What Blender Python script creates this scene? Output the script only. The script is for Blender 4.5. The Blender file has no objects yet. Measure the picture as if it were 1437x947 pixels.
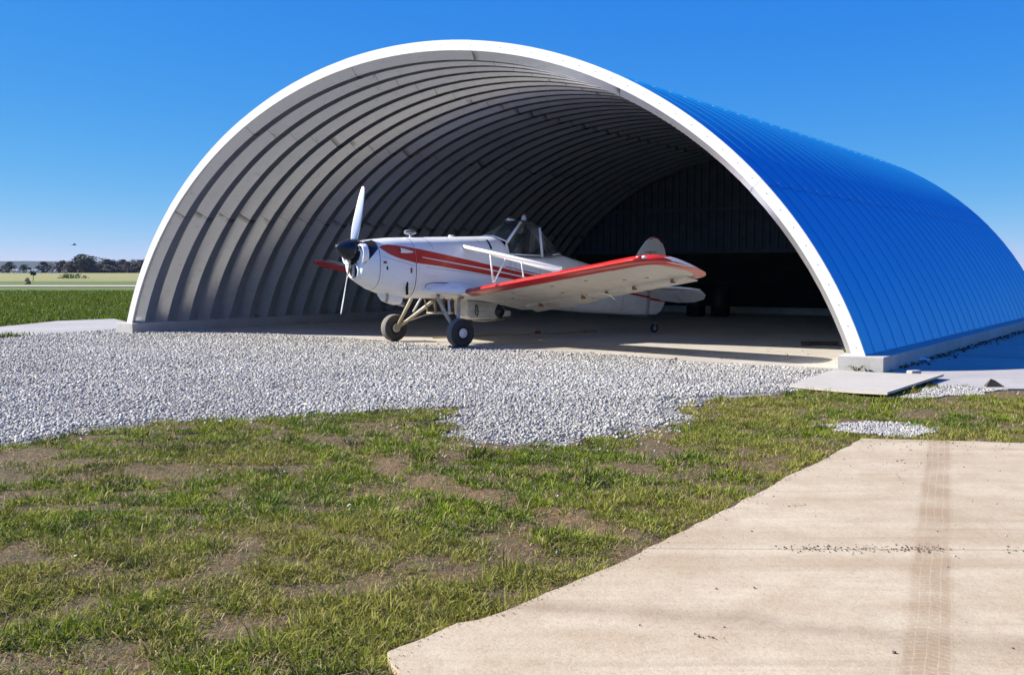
import bpy, bmesh, math, random
import numpy as np
from mathutils import Vector, Matrix

rad = math.radians
random.seed(7)
rng = np.random.default_rng(11)
C = bpy.context.scene.collection
SC = bpy.context.scene

# ------------------------------------------------------------------ camera
CAM_H = 1.35
cam_data = bpy.data.cameras.new('camera')
cam = bpy.data.objects.new('camera', cam_data)
C.objects.link(cam)
cam.location = (0, 0, CAM_H)
cam.rotation_euler = (math.pi / 2 - 0.0635, 0, 0)
cam_data.sensor_width = 36.0
cam_data.lens = 36.0 * 1465.0 / 1437.0
cam_data.clip_start = 0.1
cam_data.clip_end = 20000
SC.camera = cam

# ------------------------------------------------------------------ light
LIGHT_DIR = Vector((1.45, -0.12, -1.0)).normalized()      # the way the sunlight travels
SUN_DIR = -LIGHT_DIR
SUN_EL = math.asin(SUN_DIR.z)
SUN_AZ = math.atan2(SUN_DIR.x, SUN_DIR.y)                 # clockwise from +Y
w = bpy.data.worlds.new('World')
SC.world = w
w.use_nodes = True
wn = w.node_tree.nodes
wl = w.node_tree.links
sky = wn.new('ShaderNodeTexSky')
sky.sky_type = 'NISHITA'
sky.sun_disc = False
sky.sun_elevation = SUN_EL
sky.sun_rotation = SUN_AZ
sky.altitude = 2000
sky.air_density = 0.7
sky.dust_density = 0.0
sky.ozone_density = 8.0
bg = wn['Background']
# colour response: a deeper, more saturated blue, the same for the whole dome
sepc = wn.new('ShaderNodeSeparateColor'); comb = wn.new('ShaderNodeCombineColor')
wl.new(sky.outputs[0], sepc.inputs[0])
for ch, (gm, k) in enumerate(((1.6, .315), (.70, .94), (.12, 3.5))):
    pw = wn.new('ShaderNodeMath'); pw.operation = 'POWER'; pw.inputs[1].default_value = gm
    ml = wn.new('ShaderNodeMath'); ml.operation = 'MULTIPLY'; ml.inputs[1].default_value = k
    wl.new(sepc.outputs[ch], pw.inputs[0]); wl.new(pw.outputs[0], ml.inputs[0]); wl.new(ml.outputs[0], comb.inputs[ch])
wl.new(comb.outputs[0], bg.inputs[0])
bg.inputs[1].default_value = 0.102
sl = bpy.data.lights.new('sun', 'SUN')
sl.energy = 5.0
sl.angle = rad(0.5)
sl.color = (1.0, 0.95, 0.87)
so = bpy.data.objects.new('sun', sl)
so.rotation_euler = LIGHT_DIR.to_track_quat('-Z', 'Y').to_euler()
so.location = (-20, 0, 20)
C.objects.link(so)
SC.view_settings.view_transform = 'Standard'
SC.view_settings.look = 'None'
SC.view_settings.exposure = 0.95
SC.view_settings.gamma = 1.0
SC.view_settings.use_curve_mapping = False
SC.cycles.max_bounces = 8
SC.cycles.transparent_max_bounces = 12


# ------------------------------------------------------------------ helpers
def link(name, me, parent=None):
    o = bpy.data.objects.new(name, me)
    C.objects.link(o)
    if parent is not None:
        o.parent = parent
    return o


def mesh_from(name, verts, faces, mats=(), mi=None, smooth=False):
    me = bpy.data.meshes.new(name)
    me.from_pydata([tuple(v) for v in verts], [], [tuple(f) for f in faces])
    for m in (mats if isinstance(mats, (list, tuple)) else [mats]):
        me.materials.append(m)
    if mi is not None:
        me.polygons.foreach_set('material_index', mi)
    if smooth:
        me.polygons.foreach_set('use_smooth', [True] * len(me.polygons))
    me.update()
    return me


class MB:
    def __init__(self):
        self.v = []
        self.f = []
        self.s = []

    def add(self, verts, faces, smooth=False):
        b = len(self.v)
        self.v += [tuple(p) for p in verts]
        self.f += [tuple(b + i for i in f) for f in faces]
        self.s += [smooth] * len(faces)
        return self

    def box(self, x0, x1, y0, y1, z0, z1, M=None):
        vs = [(x, y, z) for z in (z0, z1) for x, y in ((x0, y0), (x1, y0), (x1, y1), (x0, y1))]
        if M is not None:
            vs = [tuple(M @ Vector(p)) for p in vs]
        return self.add(vs, [(3, 2, 1, 0), (4, 5, 6, 7), (0, 1, 5, 4), (1, 2, 6, 5), (2, 3, 7, 6), (3, 0, 4, 7)])

    def tube(self, pts, r, n=8, caps=True):
        pts = [Vector(p) for p in pts]
        rs = r if isinstance(r, (list, tuple)) else [r] * len(pts)
        vs = []
        prev = None
        for i, p in enumerate(pts):
            d = (pts[min(i + 1, len(pts) - 1)] - pts[max(i - 1, 0)]).normalized()
            a = Vector((0, 0, 1)) if abs(d.z) < .9 else Vector((1, 0, 0))
            if prev is not None:
                a = prev
            x = (a - d * a.dot(d)).normalized()
            prev = x
            y = d.cross(x)
            for k in range(n):
                t = 2 * math.pi * k / n
                vs.append(p + (x * math.cos(t) + y * math.sin(t)) * rs[i])
        fs = []
        for i in range(len(pts) - 1):
            for k in range(n):
                k2 = (k + 1) % n
                fs.append((i * n + k, i * n + k2, (i + 1) * n + k2, (i + 1) * n + k))
        self.add(vs, fs, True)
        if caps:
            b = len(self.v) - len(vs)
            self.f += [tuple(b + k for k in reversed(range(n))), tuple(b + (len(pts) - 1) * n + k for k in range(n))]
            self.s += [False, False]
        return self

    def lathe(self, prof, org, axis, n=24, up=(0, 0, 1), smooth=True):
        """prof = [(distance along axis, radius)]"""
        ax = Vector(axis).normalized()
        a = Vector(up)
        if abs(a.dot(ax)) > .95:
            a = Vector((1, 0, 0))
        x = (a - ax * a.dot(ax)).normalized()
        y = ax.cross(x)
        vs = []
        o = Vector(org)
        for d, r in prof:
            for k in range(n):
                t = 2 * math.pi * k / n
                vs.append(o + ax * d + (x * math.cos(t) + y * math.sin(t)) * max(r, 1e-4))
        fs = [(i * n + k, i * n + (k + 1) % n, (i + 1) * n + (k + 1) % n, (i + 1) * n + k)
              for i in range(len(prof) - 1) for k in range(n)]
        return self.add(vs, fs, smooth)

    def loft(self, rings, closed=True, smooth=True, cap0=False, cap1=False):
        n = len(rings[0])
        vs = [p for r in rings for p in r]
        kk = n if closed else n - 1
        fs = [(i * n + k, i * n + (k + 1) % n, (i + 1) * n + (k + 1) % n, (i + 1) * n + k)
              for i in range(len(rings) - 1) for k in range(kk)]
        self.add(vs, fs, smooth)
        b = len(self.v) - len(vs)
        if cap0:
            self.f.append(tuple(b + k for k in reversed(range(n)))); self.s.append(False)
        if cap1:
            self.f.append(tuple(b + (len(rings) - 1) * n + k for k in range(n))); self.s.append(False)
        return self

    def prism(self, poly, a, b, axis='z'):
        """flat polygon extruded from a to b along an axis"""
        n = len(poly)
        def P(p, h):
            return {'z': (p[0], p[1], h), 'y': (p[0], h, p[1]), 'x': (h, p[0], p[1])}[axis]
        vs = [P(p, a) for p in poly] + [P(p, b) for p in poly]
        fs = [tuple(reversed(range(n))), tuple(range(n, 2 * n))] + [(k, (k + 1) % n, n + (k + 1) % n, n + k) for k in range(n)]
        return self.add(vs, fs)

    def build(self, name, mat, parent=None, fix=True, bevel=0):
        me = bpy.data.meshes.new(name)
        me.from_pydata(self.v, [], self.f)
        for m in (mat if isinstance(mat, (list, tuple)) else [mat]):
            me.materials.append(m)
        me.polygons.foreach_set('use_smooth', self.s)
        if fix or bevel:
            bm = bmesh.new(); bm.from_mesh(me)
            if bevel:
                bmesh.ops.bevel(bm, geom=bm.edges[:], offset=bevel, segments=2, affect='EDGES', profile=.5)
            bmesh.ops.recalc_face_normals(bm, faces=bm.faces[:])
            bm.to_mesh(me); bm.free()
        me.update()
        return link(name, me, parent)


def tag(o, label=None, cat=None, group=None, kind=None):
    if label: o['label'] = label
    if cat: o['category'] = cat
    if group: o['group'] = group
    if kind: o['kind'] = kind
    return o


def empty(name, loc, rz=0, label=None, cat=None, group=None):
    o = bpy.data.objects.new(name, None)
    o.empty_display_size = .3
    o.location = loc
    o.rotation_euler = (0, 0, rz)
    C.objects.link(o)
    return tag(o, label, cat, group)


# value noise for placing things (numpy)
def vnoise(x, y, scale, seed=0):
    x = np.asarray(x, float) / scale + 1000.37 + seed * 17.3
    y = np.asarray(y, float) / scale + 2000.71 + seed * 9.1
    xi = np.floor(x).astype(np.int64); yi = np.floor(y).astype(np.int64)
    fx = x - xi; fy = y - yi
    fx = fx * fx * (3 - 2 * fx); fy = fy * fy * (3 - 2 * fy)
    def hsh(a, b):
        n = (a * 374761393 + b * 668265263 + seed * 974634777) & 0x7fffffff
        n = ((n ^ (n >> 13)) * 1274126177) & 0x7fffffff
        return ((n ^ (n >> 16)) & 0xffff) / 65535.0
    return (hsh(xi, yi) * (1 - fx) + hsh(xi + 1, yi) * fx) * (1 - fy) + (hsh(xi, yi + 1) * (1 - fx) + hsh(xi + 1, yi + 1) * fx) * fy


def fbm(x, y, s, seed=0):
    return .5 * vnoise(x, y, s, seed) + .3 * vnoise(x, y, s * .47, seed + 1) + .2 * vnoise(x, y, s * .21, seed + 2)


def in_poly(x, y, poly):
    x = np.asarray(x); y = np.asarray(y)
    c = np.zeros(x.shape, bool)
    n = len(poly)
    for i in range(n):
        x0, y0 = poly[i]; x1, y1 = poly[(i + 1) % n]
        if y0 == y1: continue
        m = ((y0 > y) != (y1 > y)) & (x < (x1 - x0) * (y - y0) / (y1 - y0) + x0)
        c ^= m
    return c


# ------------------------------------------------------------------ materials
class NT:
    def __init__(self, name):
        self.m = bpy.data.materials.new(name)
        self.m.use_nodes = True
        self.n = self.m.node_tree.nodes
        self.l = self.m.node_tree.links
        self.b = self.n['Principled BSDF']
        self.out = self.n['Material Output']
        self._tc = None

    def node(self, t, **kw):
        nd = self.n.new(t)
        for k, v in kw.items():
            setattr(nd, k, v)
        return nd

    def coord(self, which='Object'):
        if self._tc is None: self._tc = self.node('ShaderNodeTexCoord')
        return self._tc.outputs[which]

    def pos(self):
        return self.node('ShaderNodeNewGeometry').outputs['Position']

    def mapping(self, vec, scale=(1, 1, 1), rot=(0, 0, 0), loc=(0, 0, 0)):
        m = self.node('ShaderNodeMapping')
        m.inputs['Scale'].default_value = scale
        m.inputs['Rotation'].default_value = rot
        m.inputs['Location'].default_value = loc
        self.l.new(vec, m.inputs['Vector'])
        return m.outputs[0]

    def noise(self, vec, scale, detail=4, rough=.55):
        t = self.node('ShaderNodeTexNoise')
        t.inputs['Scale'].default_value = scale
        t.inputs['Detail'].default_value = detail
        t.inputs['Roughness'].default_value = rough
        self.l.new(vec, t.inputs['Vector'])
        return t.outputs['Fac']

    def voronoi(self, vec, scale, out='Distance', feature='F1'):
        t = self.node('ShaderNodeTexVoronoi', feature=feature)
        t.inputs['Scale'].default_value = scale
        self.l.new(vec, t.inputs['Vector'])
        return t.outputs[out]

    def ramp(self, fac, stops, interp='LINEAR'):
        r = self.node('ShaderNodeValToRGB')
        cr = r.color_ramp
        cr.interpolation = interp
        while len(cr.elements) < len(stops): cr.elements.new(.5)
        for e, (p, c) in zip(cr.elements, stops):
            e.position = p
            e.color = (c, c, c, 1) if isinstance(c, (int, float)) else (*c, 1)
        self.l.new(fac, r.inputs[0])
        return r.outputs[0]

    def mix(self, fac, a, b, blend='MIX'):
        m = self.node('ShaderNodeMix', data_type='RGBA', blend_type=blend)
        for sock, val in ((m.inputs[0], fac), (m.inputs[6], a), (m.inputs[7], b)):
            if isinstance(val, (int, float)): sock.default_value = val
            elif isinstance(val, tuple): sock.default_value = (*val, 1)
            else: self.l.new(val, sock)
        return m.outputs[2]

    def math(self, op, a, b=None, clamp=False):
        m = self.node('ShaderNodeMath', operation=op, use_clamp=clamp)
        for sock, val in ((m.inputs[0], a), (m.inputs[1], b)):
            if val is None: continue
            if isinstance(val, (int, float)): sock.default_value = val
            else: self.l.new(val, sock)
        return m.outputs[0]

    def sep(self, vec):
        s = self.node('ShaderNodeSeparateXYZ')
        self.l.new(vec, s.inputs[0])
        return s.outputs

    def base(self, c):
        if isinstance(c, tuple): self.b.inputs['Base Color'].default_value = (*c, 1)
        else: self.l.new(c, self.b.inputs['Base Color'])
        return self

    def rough(self, r):
        if isinstance(r, (int, float)): self.b.inputs['Roughness'].default_value = r
        else: self.l.new(r, self.b.inputs['Roughness'])
        return self

    def bump(self, h, strength=.4, dist=.01):
        b = self.node('ShaderNodeBump')
        b.inputs['Strength'].default_value = strength
        b.inputs['Distance'].default_value = dist
        self.l.new(h, b.inputs['Height'])
        self.l.new(b.outputs[0], self.b.inputs['Normal'])
        return self

    def set(self, k, v):
        self.b.inputs[k].default_value = v
        return self


def plain(name, col, rough=.5, metal=0., var=.12, scale=8., spec=.5, bump=0.):
    t = NT(name)
    n = t.noise(t.coord(), scale, 5, .6)
    dark = tuple(c * (1 - var) for c in col); lite = tuple(min(1, c * (1 + var)) for c in col)
    t.base(t.ramp(n, [(.3, dark), (.7, lite)])).rough(rough).set('Metallic', metal)
    t.set('Specular IOR Level', spec)
    if bump: t.bump(n, bump, .004)
    return t.m


def concrete(name, ca, cb, stain, streak=True, track=False):
    t = NT(name)
    p = t.pos()
    big = t.noise(p, .55, 5, .6)
    med = t.noise(p, 3.1, 6, .65)
    fine = t.noise(p, 55, 4, .7)
    col = t.mix(t.ramp(big, [(.35, 0.), (.68, 1.)]), ca, cb)
    col = t.mix(t.math('MULTIPLY', t.ramp(med, [(.42, 0.), (.75, 1.)]), .55), col, stain)
    if streak:
        st = t.noise(t.mapping(p, scale=(.22, 2.6, 1), rot=(0, 0, rad(7))), 1.0, 4, .55)
        col = t.mix(t.math('MULTIPLY', t.ramp(st, [(.46, 0.), (.70, 1.)]), .5), col, stain)
        st2 = t.noise(t.mapping(p, scale=(.5, 9, 1), rot=(0, 0, rad(2))), 1.0, 5, .6)
        col = t.mix(t.math('MULTIPLY', t.ramp(st2, [(.55, 0.), (.72, 1.)]), .3), col, tuple(c * .8 for c in stain))
    if track:
        # dried tyre track running away from the camera: centre line from (1.38,3.4) to (3.05,7.4)
        q = t.mapping(t.mapping(p, loc=(-1.38, -3.4, 0)), rot=(0, 0, rad(22.65)))
        wob = t.noise(p, 1.2, 2, .5)
        s = t.sep(q)
        xx = t.math('ADD', s[0], t.math('MULTIPLY', t.math('SUBTRACT', wob, .5), .05))
        ax = t.math('ABSOLUTE', xx)
        wid = t.math('SUBTRACT', .10, ax)
        inside = t.math('MULTIPLY', wid, 30., clamp=True)
        rib = t.math('ABSOLUTE', t.math('SINE', t.math('MULTIPLY', xx, 76.)))
        rib = t.ramp(rib, [(.08, .35), (.25, 1.)])
        lug = t.math('ABSOLUTE', t.math('SINE', t.math('ADD', t.math('MULTIPLY', s[1], 75.), t.math('MULTIPLY', ax, 40.))))
        lug = t.ramp(lug, [(.15, .45), (.5, 1.)])
        patch = t.ramp(t.noise(p, 2.2, 5, .6), [(.36, .3), (.62, 1.)])
        m = t.math('MULTIPLY', t.math('MULTIPLY', inside, rib), t.math('MULTIPLY', lug, patch))
        col = t.mix(t.math('MULTIPLY', m, .62), col, (stain[0] * .78, stain[1] * .70, stain[2] * .62))
        # one long washed mud streak across the slab
        sy = t.sep(p)
        lin = t.math('SUBTRACT', sy[1], t.math('SUBTRACT', 4.13, t.math('MULTIPLY', sy[0], .235)))
        lin = t.math('ADD', lin, t.math('MULTIPLY', t.math('SUBTRACT', t.noise(p, .9, 3, .5), .5), .35))
        bandm = t.math('SUBTRACT', 1., t.math('MULTIPLY', t.math('ABSOLUTE', lin), 7.5), clamp=True)
        bandm = t.math('MULTIPLY', bandm, t.ramp(med, [(.25, .5), (.6, 1.)]))
        col = t.mix(t.math('MULTIPLY', bandm, .5), col, tuple(c * .66 for c in stain))
    col = t.mix(t.ramp(fine, [(.28, .35), (.5, 0.)]), col, tuple(c * .5 for c in stain))
    spk = t.voronoi(p, 38)
    col = t.mix(t.math('MULTIPLY', t.ramp(spk, [(.05, 1.), (.13, 0.)]), t.ramp(t.noise(p, 7, 2), [(.5, 0.), (.62, .7)])), col, tuple(c * .3 for c in stain))
    cr = t.voronoi(t.mapping(p, scale=(.5, .6, 1)), 1.0, 'Distance', 'DISTANCE_TO_EDGE')
    # hairline cracks, wandering, only here and there
    wv = t.node('ShaderNodeVectorMath', operation='ADD')
    t.l.new(p, wv.inputs[0])
    nz = t.node('ShaderNodeTexNoise'); nz.inputs['Scale'].default_value = 2.3; nz.inputs['Detail'].default_value = 5
    t.l.new(p, nz.inputs['Vector'])
    sc_ = t.node('ShaderNodeVectorMath', operation='SCALE'); sc_.inputs[3].default_value = .55
    t.l.new(nz.outputs['Color'], sc_.inputs[0]); t.l.new(sc_.outputs[0], wv.inputs[1])
    ce = t.voronoi(t.mapping(wv.outputs[0], scale=(.32, .55, 1)), 1.0, 'Distance', 'DISTANCE_TO_EDGE')
    ck = t.math('MULTIPLY', t.ramp(ce, [(.0018, 1.), (.0045, 0.)]), t.ramp(t.noise(p, .8, 2), [(.58, 0.), (.66, .6)]))
    col = t.mix(ck, col, (.09, .07, .05))
    grit = t.voronoi(p, 130)
    col = t.mix(t.math('MULTIPLY', t.ramp(grit, [(.12, .5), (.3, 0.)]), t.ramp(t.noise(p, 1.7, 3), [(.4, .2), (.65, 1.)])), col, tuple(c * .45 for c in stain))
    t.base(col).rough(.85)
    t.bump(t.math('SUBTRACT', t.math('ADD', t.math('MULTIPLY', fine, .5), med), ck), .6, .01)
    return t.m


M = {}
M['conc'] = concrete('floor_concrete', (.52, .48, .41), (.42, .385, .33), (.34, .295, .235), True)
M['slab'] = concrete('slab_concrete', (.57, .475, .32), (.47, .38, .24), (.34, .235, .125), True, True)
M['apron'] = concrete('apron_concrete', (.46, .43, .38), (.37, .345, .31), (.30, .27, .22), True)
M['foot'] = concrete('footing_concrete', (.50, .48, .44), (.40, .38, .35), (.30, .27, .23), False)
M['board'] = concrete('sheet_grey', (.49, .455, .38), (.45, .41, .335), (.38, .335, .26), False)

# painted blue steel outside, bare galvanized steel inside, rusty smears by the lap seams
def steel_blue():
    t = NT('blue_painted_steel')
    p = t.pos()
    oi = t.node('ShaderNodeObjectInfo').outputs['Random']
    n = t.noise(p, 1.4, 4, .6)
    c = t.mix(n, (.009, .345, .62), (.012, .39, .69))
    c = t.mix(t.math('MULTIPLY', oi, .5), c, (.025, .40, .72))
    fade = t.ramp(t.noise(t.mapping(p, scale=(1, 1, .5)), 4.5, 7, .75), [(.42, 0.), (.72, .5)])
    c = t.mix(fade, c, (.07, .36, .62))
    sp = t.voronoi(p, 3.2)
    c = t.mix(t.ramp(sp, [(.012, .6), (.03, 0.)]), c, (.45, .5, .6))
    t.base(c).rough(.42).set('Specular IOR Level', .4).set('Metallic', .75)
    t.bump(t.noise(t.mapping(p, scale=(1, 1, 1)), 7.0, 5, .6), .22, .01)
    return t.m


def steel_in():
    t = NT('galvanized_steel')
    p = t.pos()
    at = t.node('ShaderNodeAttribute', attribute_name='seam')
    oi = t.node('ShaderNodeObjectInfo').outputs['Random']
    n = t.noise(p, 2.0, 6, .65)
    c = t.mix(n, (.76, .79, .83), (.86, .88, .91))
    c = t.mix(t.math('MULTIPLY', oi, .5), c, (.70, .73, .77))
    dirt = t.noise(t.mapping(p, scale=(1, 1, 2.5)), 5, 6, .7)
    c = t.mix(t.math('MULTIPLY', t.ramp(dirt, [(.55, 0.), (.8, 1.)]), .35), c, (.13, .11, .10))
    near = t.ramp(at.outputs['Fac'], [(.0, 1.), (.10, .0)])
    smear = t.math('MULTIPLY', near, t.ramp(t.noise(p, 1.7, 3, .6), [(.5, 0.), (.6, 1.)]))
    c = t.mix(t.math('MULTIPLY', smear, .85), c, (.11, .09, .06))
    line = t.ramp(at.outputs['Fac'], [(.006, 1.), (.014, 0.)])
    c = t.mix(t.math('MULTIPLY', line, .5), c, (.06, .055, .05))
    t.base(c).rough(.30).set('Metallic', 1.)
    t.bump(n, .08, .01)
    return t.m


M['blue'] = steel_blue()
M['galv'] = steel_in()
M['rustspot'] = plain('rust_spotted_screw', (.30, .22, .16), .7, .2, .4, 30)
M['trim'] = plain('white_trim_paint', (.72, .71, .69), .4, 0, .04, 2.)
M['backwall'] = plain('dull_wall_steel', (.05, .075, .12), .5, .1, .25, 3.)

# lawn soil
def soil():
    t = NT('lawn_soil')
    p = t.pos()
    a = t.noise(p, 1.1, 5, .6); b = t.noise(p, 24, 6, .7); c_ = t.noise(p, 6, 5, .65)
    col = t.mix(a, (.10, .055, .018), (.20, .12, .045))
    col = t.mix(t.ramp(b, [(.3, .75), (.55, 0.)]), col, (.055, .04, .022))
    straw = t.noise(t.mapping(p, scale=(14, 60, 1), rot=(0, 0, .5)), 1, 3, .7)
    col = t.mix(t.ramp(straw, [(.56, 0.), (.7, .8)]), col, (.33, .25, .15))
    straw2 = t.noise(t.mapping(p, scale=(60, 15, 1), rot=(0, 0, -.4)), 1, 3, .7)
    col = t.mix(t.ramp(straw2, [(.56, 0.), (.7, .7)]), col, (.27, .22, .11))
    col = t.mix(t.math('MULTIPLY', t.ramp(c_, [(.48, 0.), (.6, 1.)]), .55), col, (.085, .085, .020))
    t.base(col).rough(.95)
    t.bump(t.math('ADD', b, c_), .9, .03)
    return t.m


def field():
    t = NT('field_grass')
    p = t.pos()
    s = t.sep(p)
    n1 = t.noise(t.mapping(p, scale=(1, 1.5, 1)), .05, 4, .6)
    n2 = t.noise(p, .9, 6, .7)
    n3 = t.noise(t.mapping(p, scale=(.02, .006, 1)), 1, 5, .6)
    fine = t.noise(p, 9, 5, .7)
    green = t.mix(t.ramp(n2, [(.3, 0.), (.7, 1.)]), (.060, .10, .010), (.12, .165, .022))
    green = t.mix(t.math('MULTIPLY', t.ramp(fine, [(.5, 0.), (.7, 1.)]), .5), green, (.15, .15, .055))
    tan = t.mix(n3, (.20, .20, .055), (.31, .28, .09))
    tan = t.mix(t.math('MULTIPLY', t.ramp(n1, [(.55, 0.), (.62, 1.)]), .5), tan, (.13, .16, .05))
    yy = t.math('ADD', s[1], t.math('MULTIPLY', t.math('SUBTRACT', n1, .5), 60.))
    f = t.math('MULTIPLY', t.math('SUBTRACT', yy, 135.), .05, clamp=True)
    t.base(t.mix(f, green, tan)).rough(.95)
    t.bump(t.math('ADD', n2, fine), .6, .06)
    return t.m


M['soil'] = soil()
M['field'] = field()
M['track'] = plain('pale_farm_track', (.50, .41, .30), .9, 0, .15, .8)

def vcol(name, rough=.6, trans=0., attr='col'):
    t = NT(name)
    a = t.node('ShaderNodeAttribute', attribute_name=attr)
    t.base(a.outputs['Color']).rough(rough)
    if trans:
        tr = t.node('ShaderNodeBsdfTranslucent')
        t.l.new(a.outputs['Color'], tr.inputs[0])
        mx = t.node('ShaderNodeMixShader')
        mx.inputs[0].default_value = trans
        t.l.new(t.b.outputs[0], mx.inputs[1]); t.l.new(tr.outputs[0], mx.inputs[2])
        t.l.new(mx.outputs[0], t.out.inputs[0])
    return t.m


M['blade'] = vcol('grass_blade', .6, .25)
M['blade'].node_tree.nodes['Principled BSDF'].inputs['Specular IOR Level'].default_value = .18
M['stone'] = vcol('crushed_stone', .8)
t = NT('gravel_bed')
p_ = t.pos()
v_ = t.voronoi(p_, 26)
t.base(t.mix(t.ramp(v_, [(.1, 1.), (.6, 0.)]), (.20, .19, .17), (.48, .46, .42))).rough(.9)
t.bump(v_, .9, .03)
M['gravelbed'] = t.m

# ------------------------------------------------------------------ places
YAW = .595
U = Vector((math.cos(YAW), -math.sin(YAW), 0))       # across the hangar front
V = Vector((math.sin(YAW), math.cos(YAW), 0))        # into the hangar
HL = Vector((-8.5, 23.1, 0))
HW, HH, HZ, HG = 16.05, 5.11, .19, 1.29
HLEN_N, PITCH = 29, .6
HLEN = HLEN_N * PITCH


def huv(u, v, z=0.):
    q = HL + U * u + V * v
    return (q.x, q.y, z)


FLOOR = [huv(-.2, .12)[:2], huv(HW + .2, .12)[:2], huv(HW + .2, HLEN + 1)[:2], huv(-.2, HLEN + 1)[:2]]
SLAB = [(2.81, 8.31), (4.01, 8.1), (7.5, 7.6), (9, 2.2), (9, .4), (-.45, .4), (-.372, 3.418), (-.40, 3.49), (-.430, 3.60), (-.36, 3.71),
        (-.28, 3.81), (-.20, 3.91), (-.12, 3.955), (-.05, 4.03), (.03, 4.11), (.14, 4.28), (.25, 4.41), (.37, 4.59), (.46, 4.69), (.58, 4.85),
        (.73, 5.08), (.89, 5.34), (1.13, 5.69), (1.42, 6.13), (1.76, 6.68), (2.32, 7.53)]
GRAVEL = [(-14, 20.3), (-10.38, 21.12), (-10.05, 22.31), (-9.37, 24.4), (-7.93, 24.23), (-6.14, 23.1), (-3.44, 21.12),
          (-2.13, 19.64), (-.23, 18.02), (1.3, 17.08), (2.6, 15.72), (4.5, 14.24), (4.8, 13.8), (4.0, 12.0), (2.96, 11.62), (2.17, 11.22), (1.6, 10.3),
          (1.77, 9.86), (1.54, 9.3), (.91, 8.71), (.69, 8.31), (.29, 8.13), (-.1, 8.1), (-.46, 8.42), (-.71, 8.71),
          (-.42, 9.0), (-.75, 9.5), (-.4, 10.0), (-.56, 10.44), (-1.11, 10.22), (-1.63, 9.96), (-2.15, 9.81), (-2.56, 9.57),
          (-2.99, 9.3), (-3.36, 9.08), (-3.76, 8.83), (-3.85, 8.4), (-4.02, 8.13), (-6.5, 7.4), (-14, 7.4)]
PATCH1 = [(4.0, 11.2), (5.4, 12.6), (5.9, 12.3), (5.1, 11.35), (4.4, 11.1)]
PATCH2 = [(2.6, 8.95), (3.2, 9.45), (3.75, 9.15), (3.55, 8.75), (3.0, 8.6)]
PATHP = [(-14, 18.6), (-10.49, 21.25), (-9.25, 24.45), (-9.0, 25.6), (-11.33, 29.71), (-12.4, 28.42), (-12.52, 25.49), (-14, 23.0)]
APRON_FRONT = [(4.95, 14.0), (5.18, 12.45), (5.6, 12.0), (9, 11.9)]
BOARD = [(3.22, 12.05), (4.24, 13.75), (5.42, 13.05), (4.02, 11.12)]


def hpoly(u0, u1, v0, v1):
    return [huv(u0, v0)[:2], huv(u1, v0)[:2], huv(u1, v1)[:2], huv(u0, v1)[:2]]


APRON = [(5.05, 13.98), (5.1, 12.5), (5.6, 12.0), (12, 11.6), (30, 24), (20, 34), huv(HW + .28, HLEN)[:2]]

# ------------------------------------------------------------------ ground
def sheet(name, poly, z, mat, kind='structure', thick=.12, bevel=0):
    b = MB().prism(poly, z - thick, z)
    o = b.build(name, mat)
    return tag(o, kind=kind)


# the far ground: one sheet to the horizon
xs = [-9000, -800, -60, -16, 16, 60, 800, 9000]
ys = [-400, -20, 0.2, 29, 60, 200, 1000, 9000]
vs = [(x, y, -.06) for y in ys for x in xs]
fs = [(j * 8 + i, j * 8 + i + 1, (j + 1) * 8 + i + 1, (j + 1) * 8 + i) for j in range(7) for i in range(7)]
tag(link('ground', mesh_from('ground', vs, fs, M['field'])), kind='structure')

# near lawn soil with uneven relief
gx = np.arange(-16, 16.01, .08); gy = np.arange(.2, 29.01, .08)
GX, GY = np.meshgrid(gx, gy)
def lawn_z(x, y):
    z = -.022 + .045 * (fbm(x, y, 1.3, 3) - .5) + .02 * (vnoise(x, y, .25, 8) - .5)
    # wheel ruts curving over the lawn
    rut = np.abs((x + .62) * .85 + (y - 6.9) * .5 + .12 * np.sin(y * 2)); near = (y > 5.3) & (y < 8.2)
    z = z - np.where(near, .03 * np.exp(-(rut / .1) ** 2), 0) + np.where(near, .02 * np.exp(-((rut - .2) / .08) ** 2), 0)
    edge = in_poly(x, y, SLAB) | in_poly(x + .2 * (vnoise(x, y, .3, 90) - .5), y + .2 * (vnoise(x, y, .3, 91) - .5) - .06, GRAVEL) | in_poly(x, y, PATHP) | in_poly(x, y, FLOOR) | in_poly(x, y, APRON)
    z = np.where(edge, np.minimum(z, -.040) - .02, z)
    return z
Z = lawn_z(GX, GY)
n0, n1 = GX.shape
vv = np.stack([GX.ravel(), GY.ravel(), Z.ravel()], 1)
ii = (np.arange(n0 - 1)[:, None] * n1 + np.arange(n1 - 1)[None, :]).ravel()
ff = np.stack([ii, ii + 1, ii + n1 + 1, ii + n1], 1)
def np_mesh(name, verts, faces, mats, col=None, smooth=False, nper=None):
    me = bpy.data.meshes.new(name)
    k = faces.shape[1]
    me.vertices.add(len(verts)); me.vertices.foreach_set('co', verts.astype(np.float32).ravel())
    me.loops.add(faces.size); me.loops.foreach_set('vertex_index', faces.astype(np.int32).ravel())
    me.polygons.add(len(faces))
    me.polygons.foreach_set('loop_start', np.arange(0, faces.size, k, dtype=np.int32))
    me.polygons.foreach_set('loop_total', np.full(len(faces), k, dtype=np.int32))
    if smooth: me.polygons.foreach_set('use_smooth', np.ones(len(faces), bool))
    for m in mats: me.materials.append(m)
    me.update(calc_edges=True)
    if col is not None:
        a = me.attributes.new('col', 'FLOAT_COLOR', 'POINT')
        a.data.foreach_set('color', np.concatenate([col, np.ones((len(col), 1))], 1).astype(np.float32).ravel())
    return me
tag(link('lawn', np_mesh('lawn', vv, ff, [M['soil']], smooth=True)), kind='structure')

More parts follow.
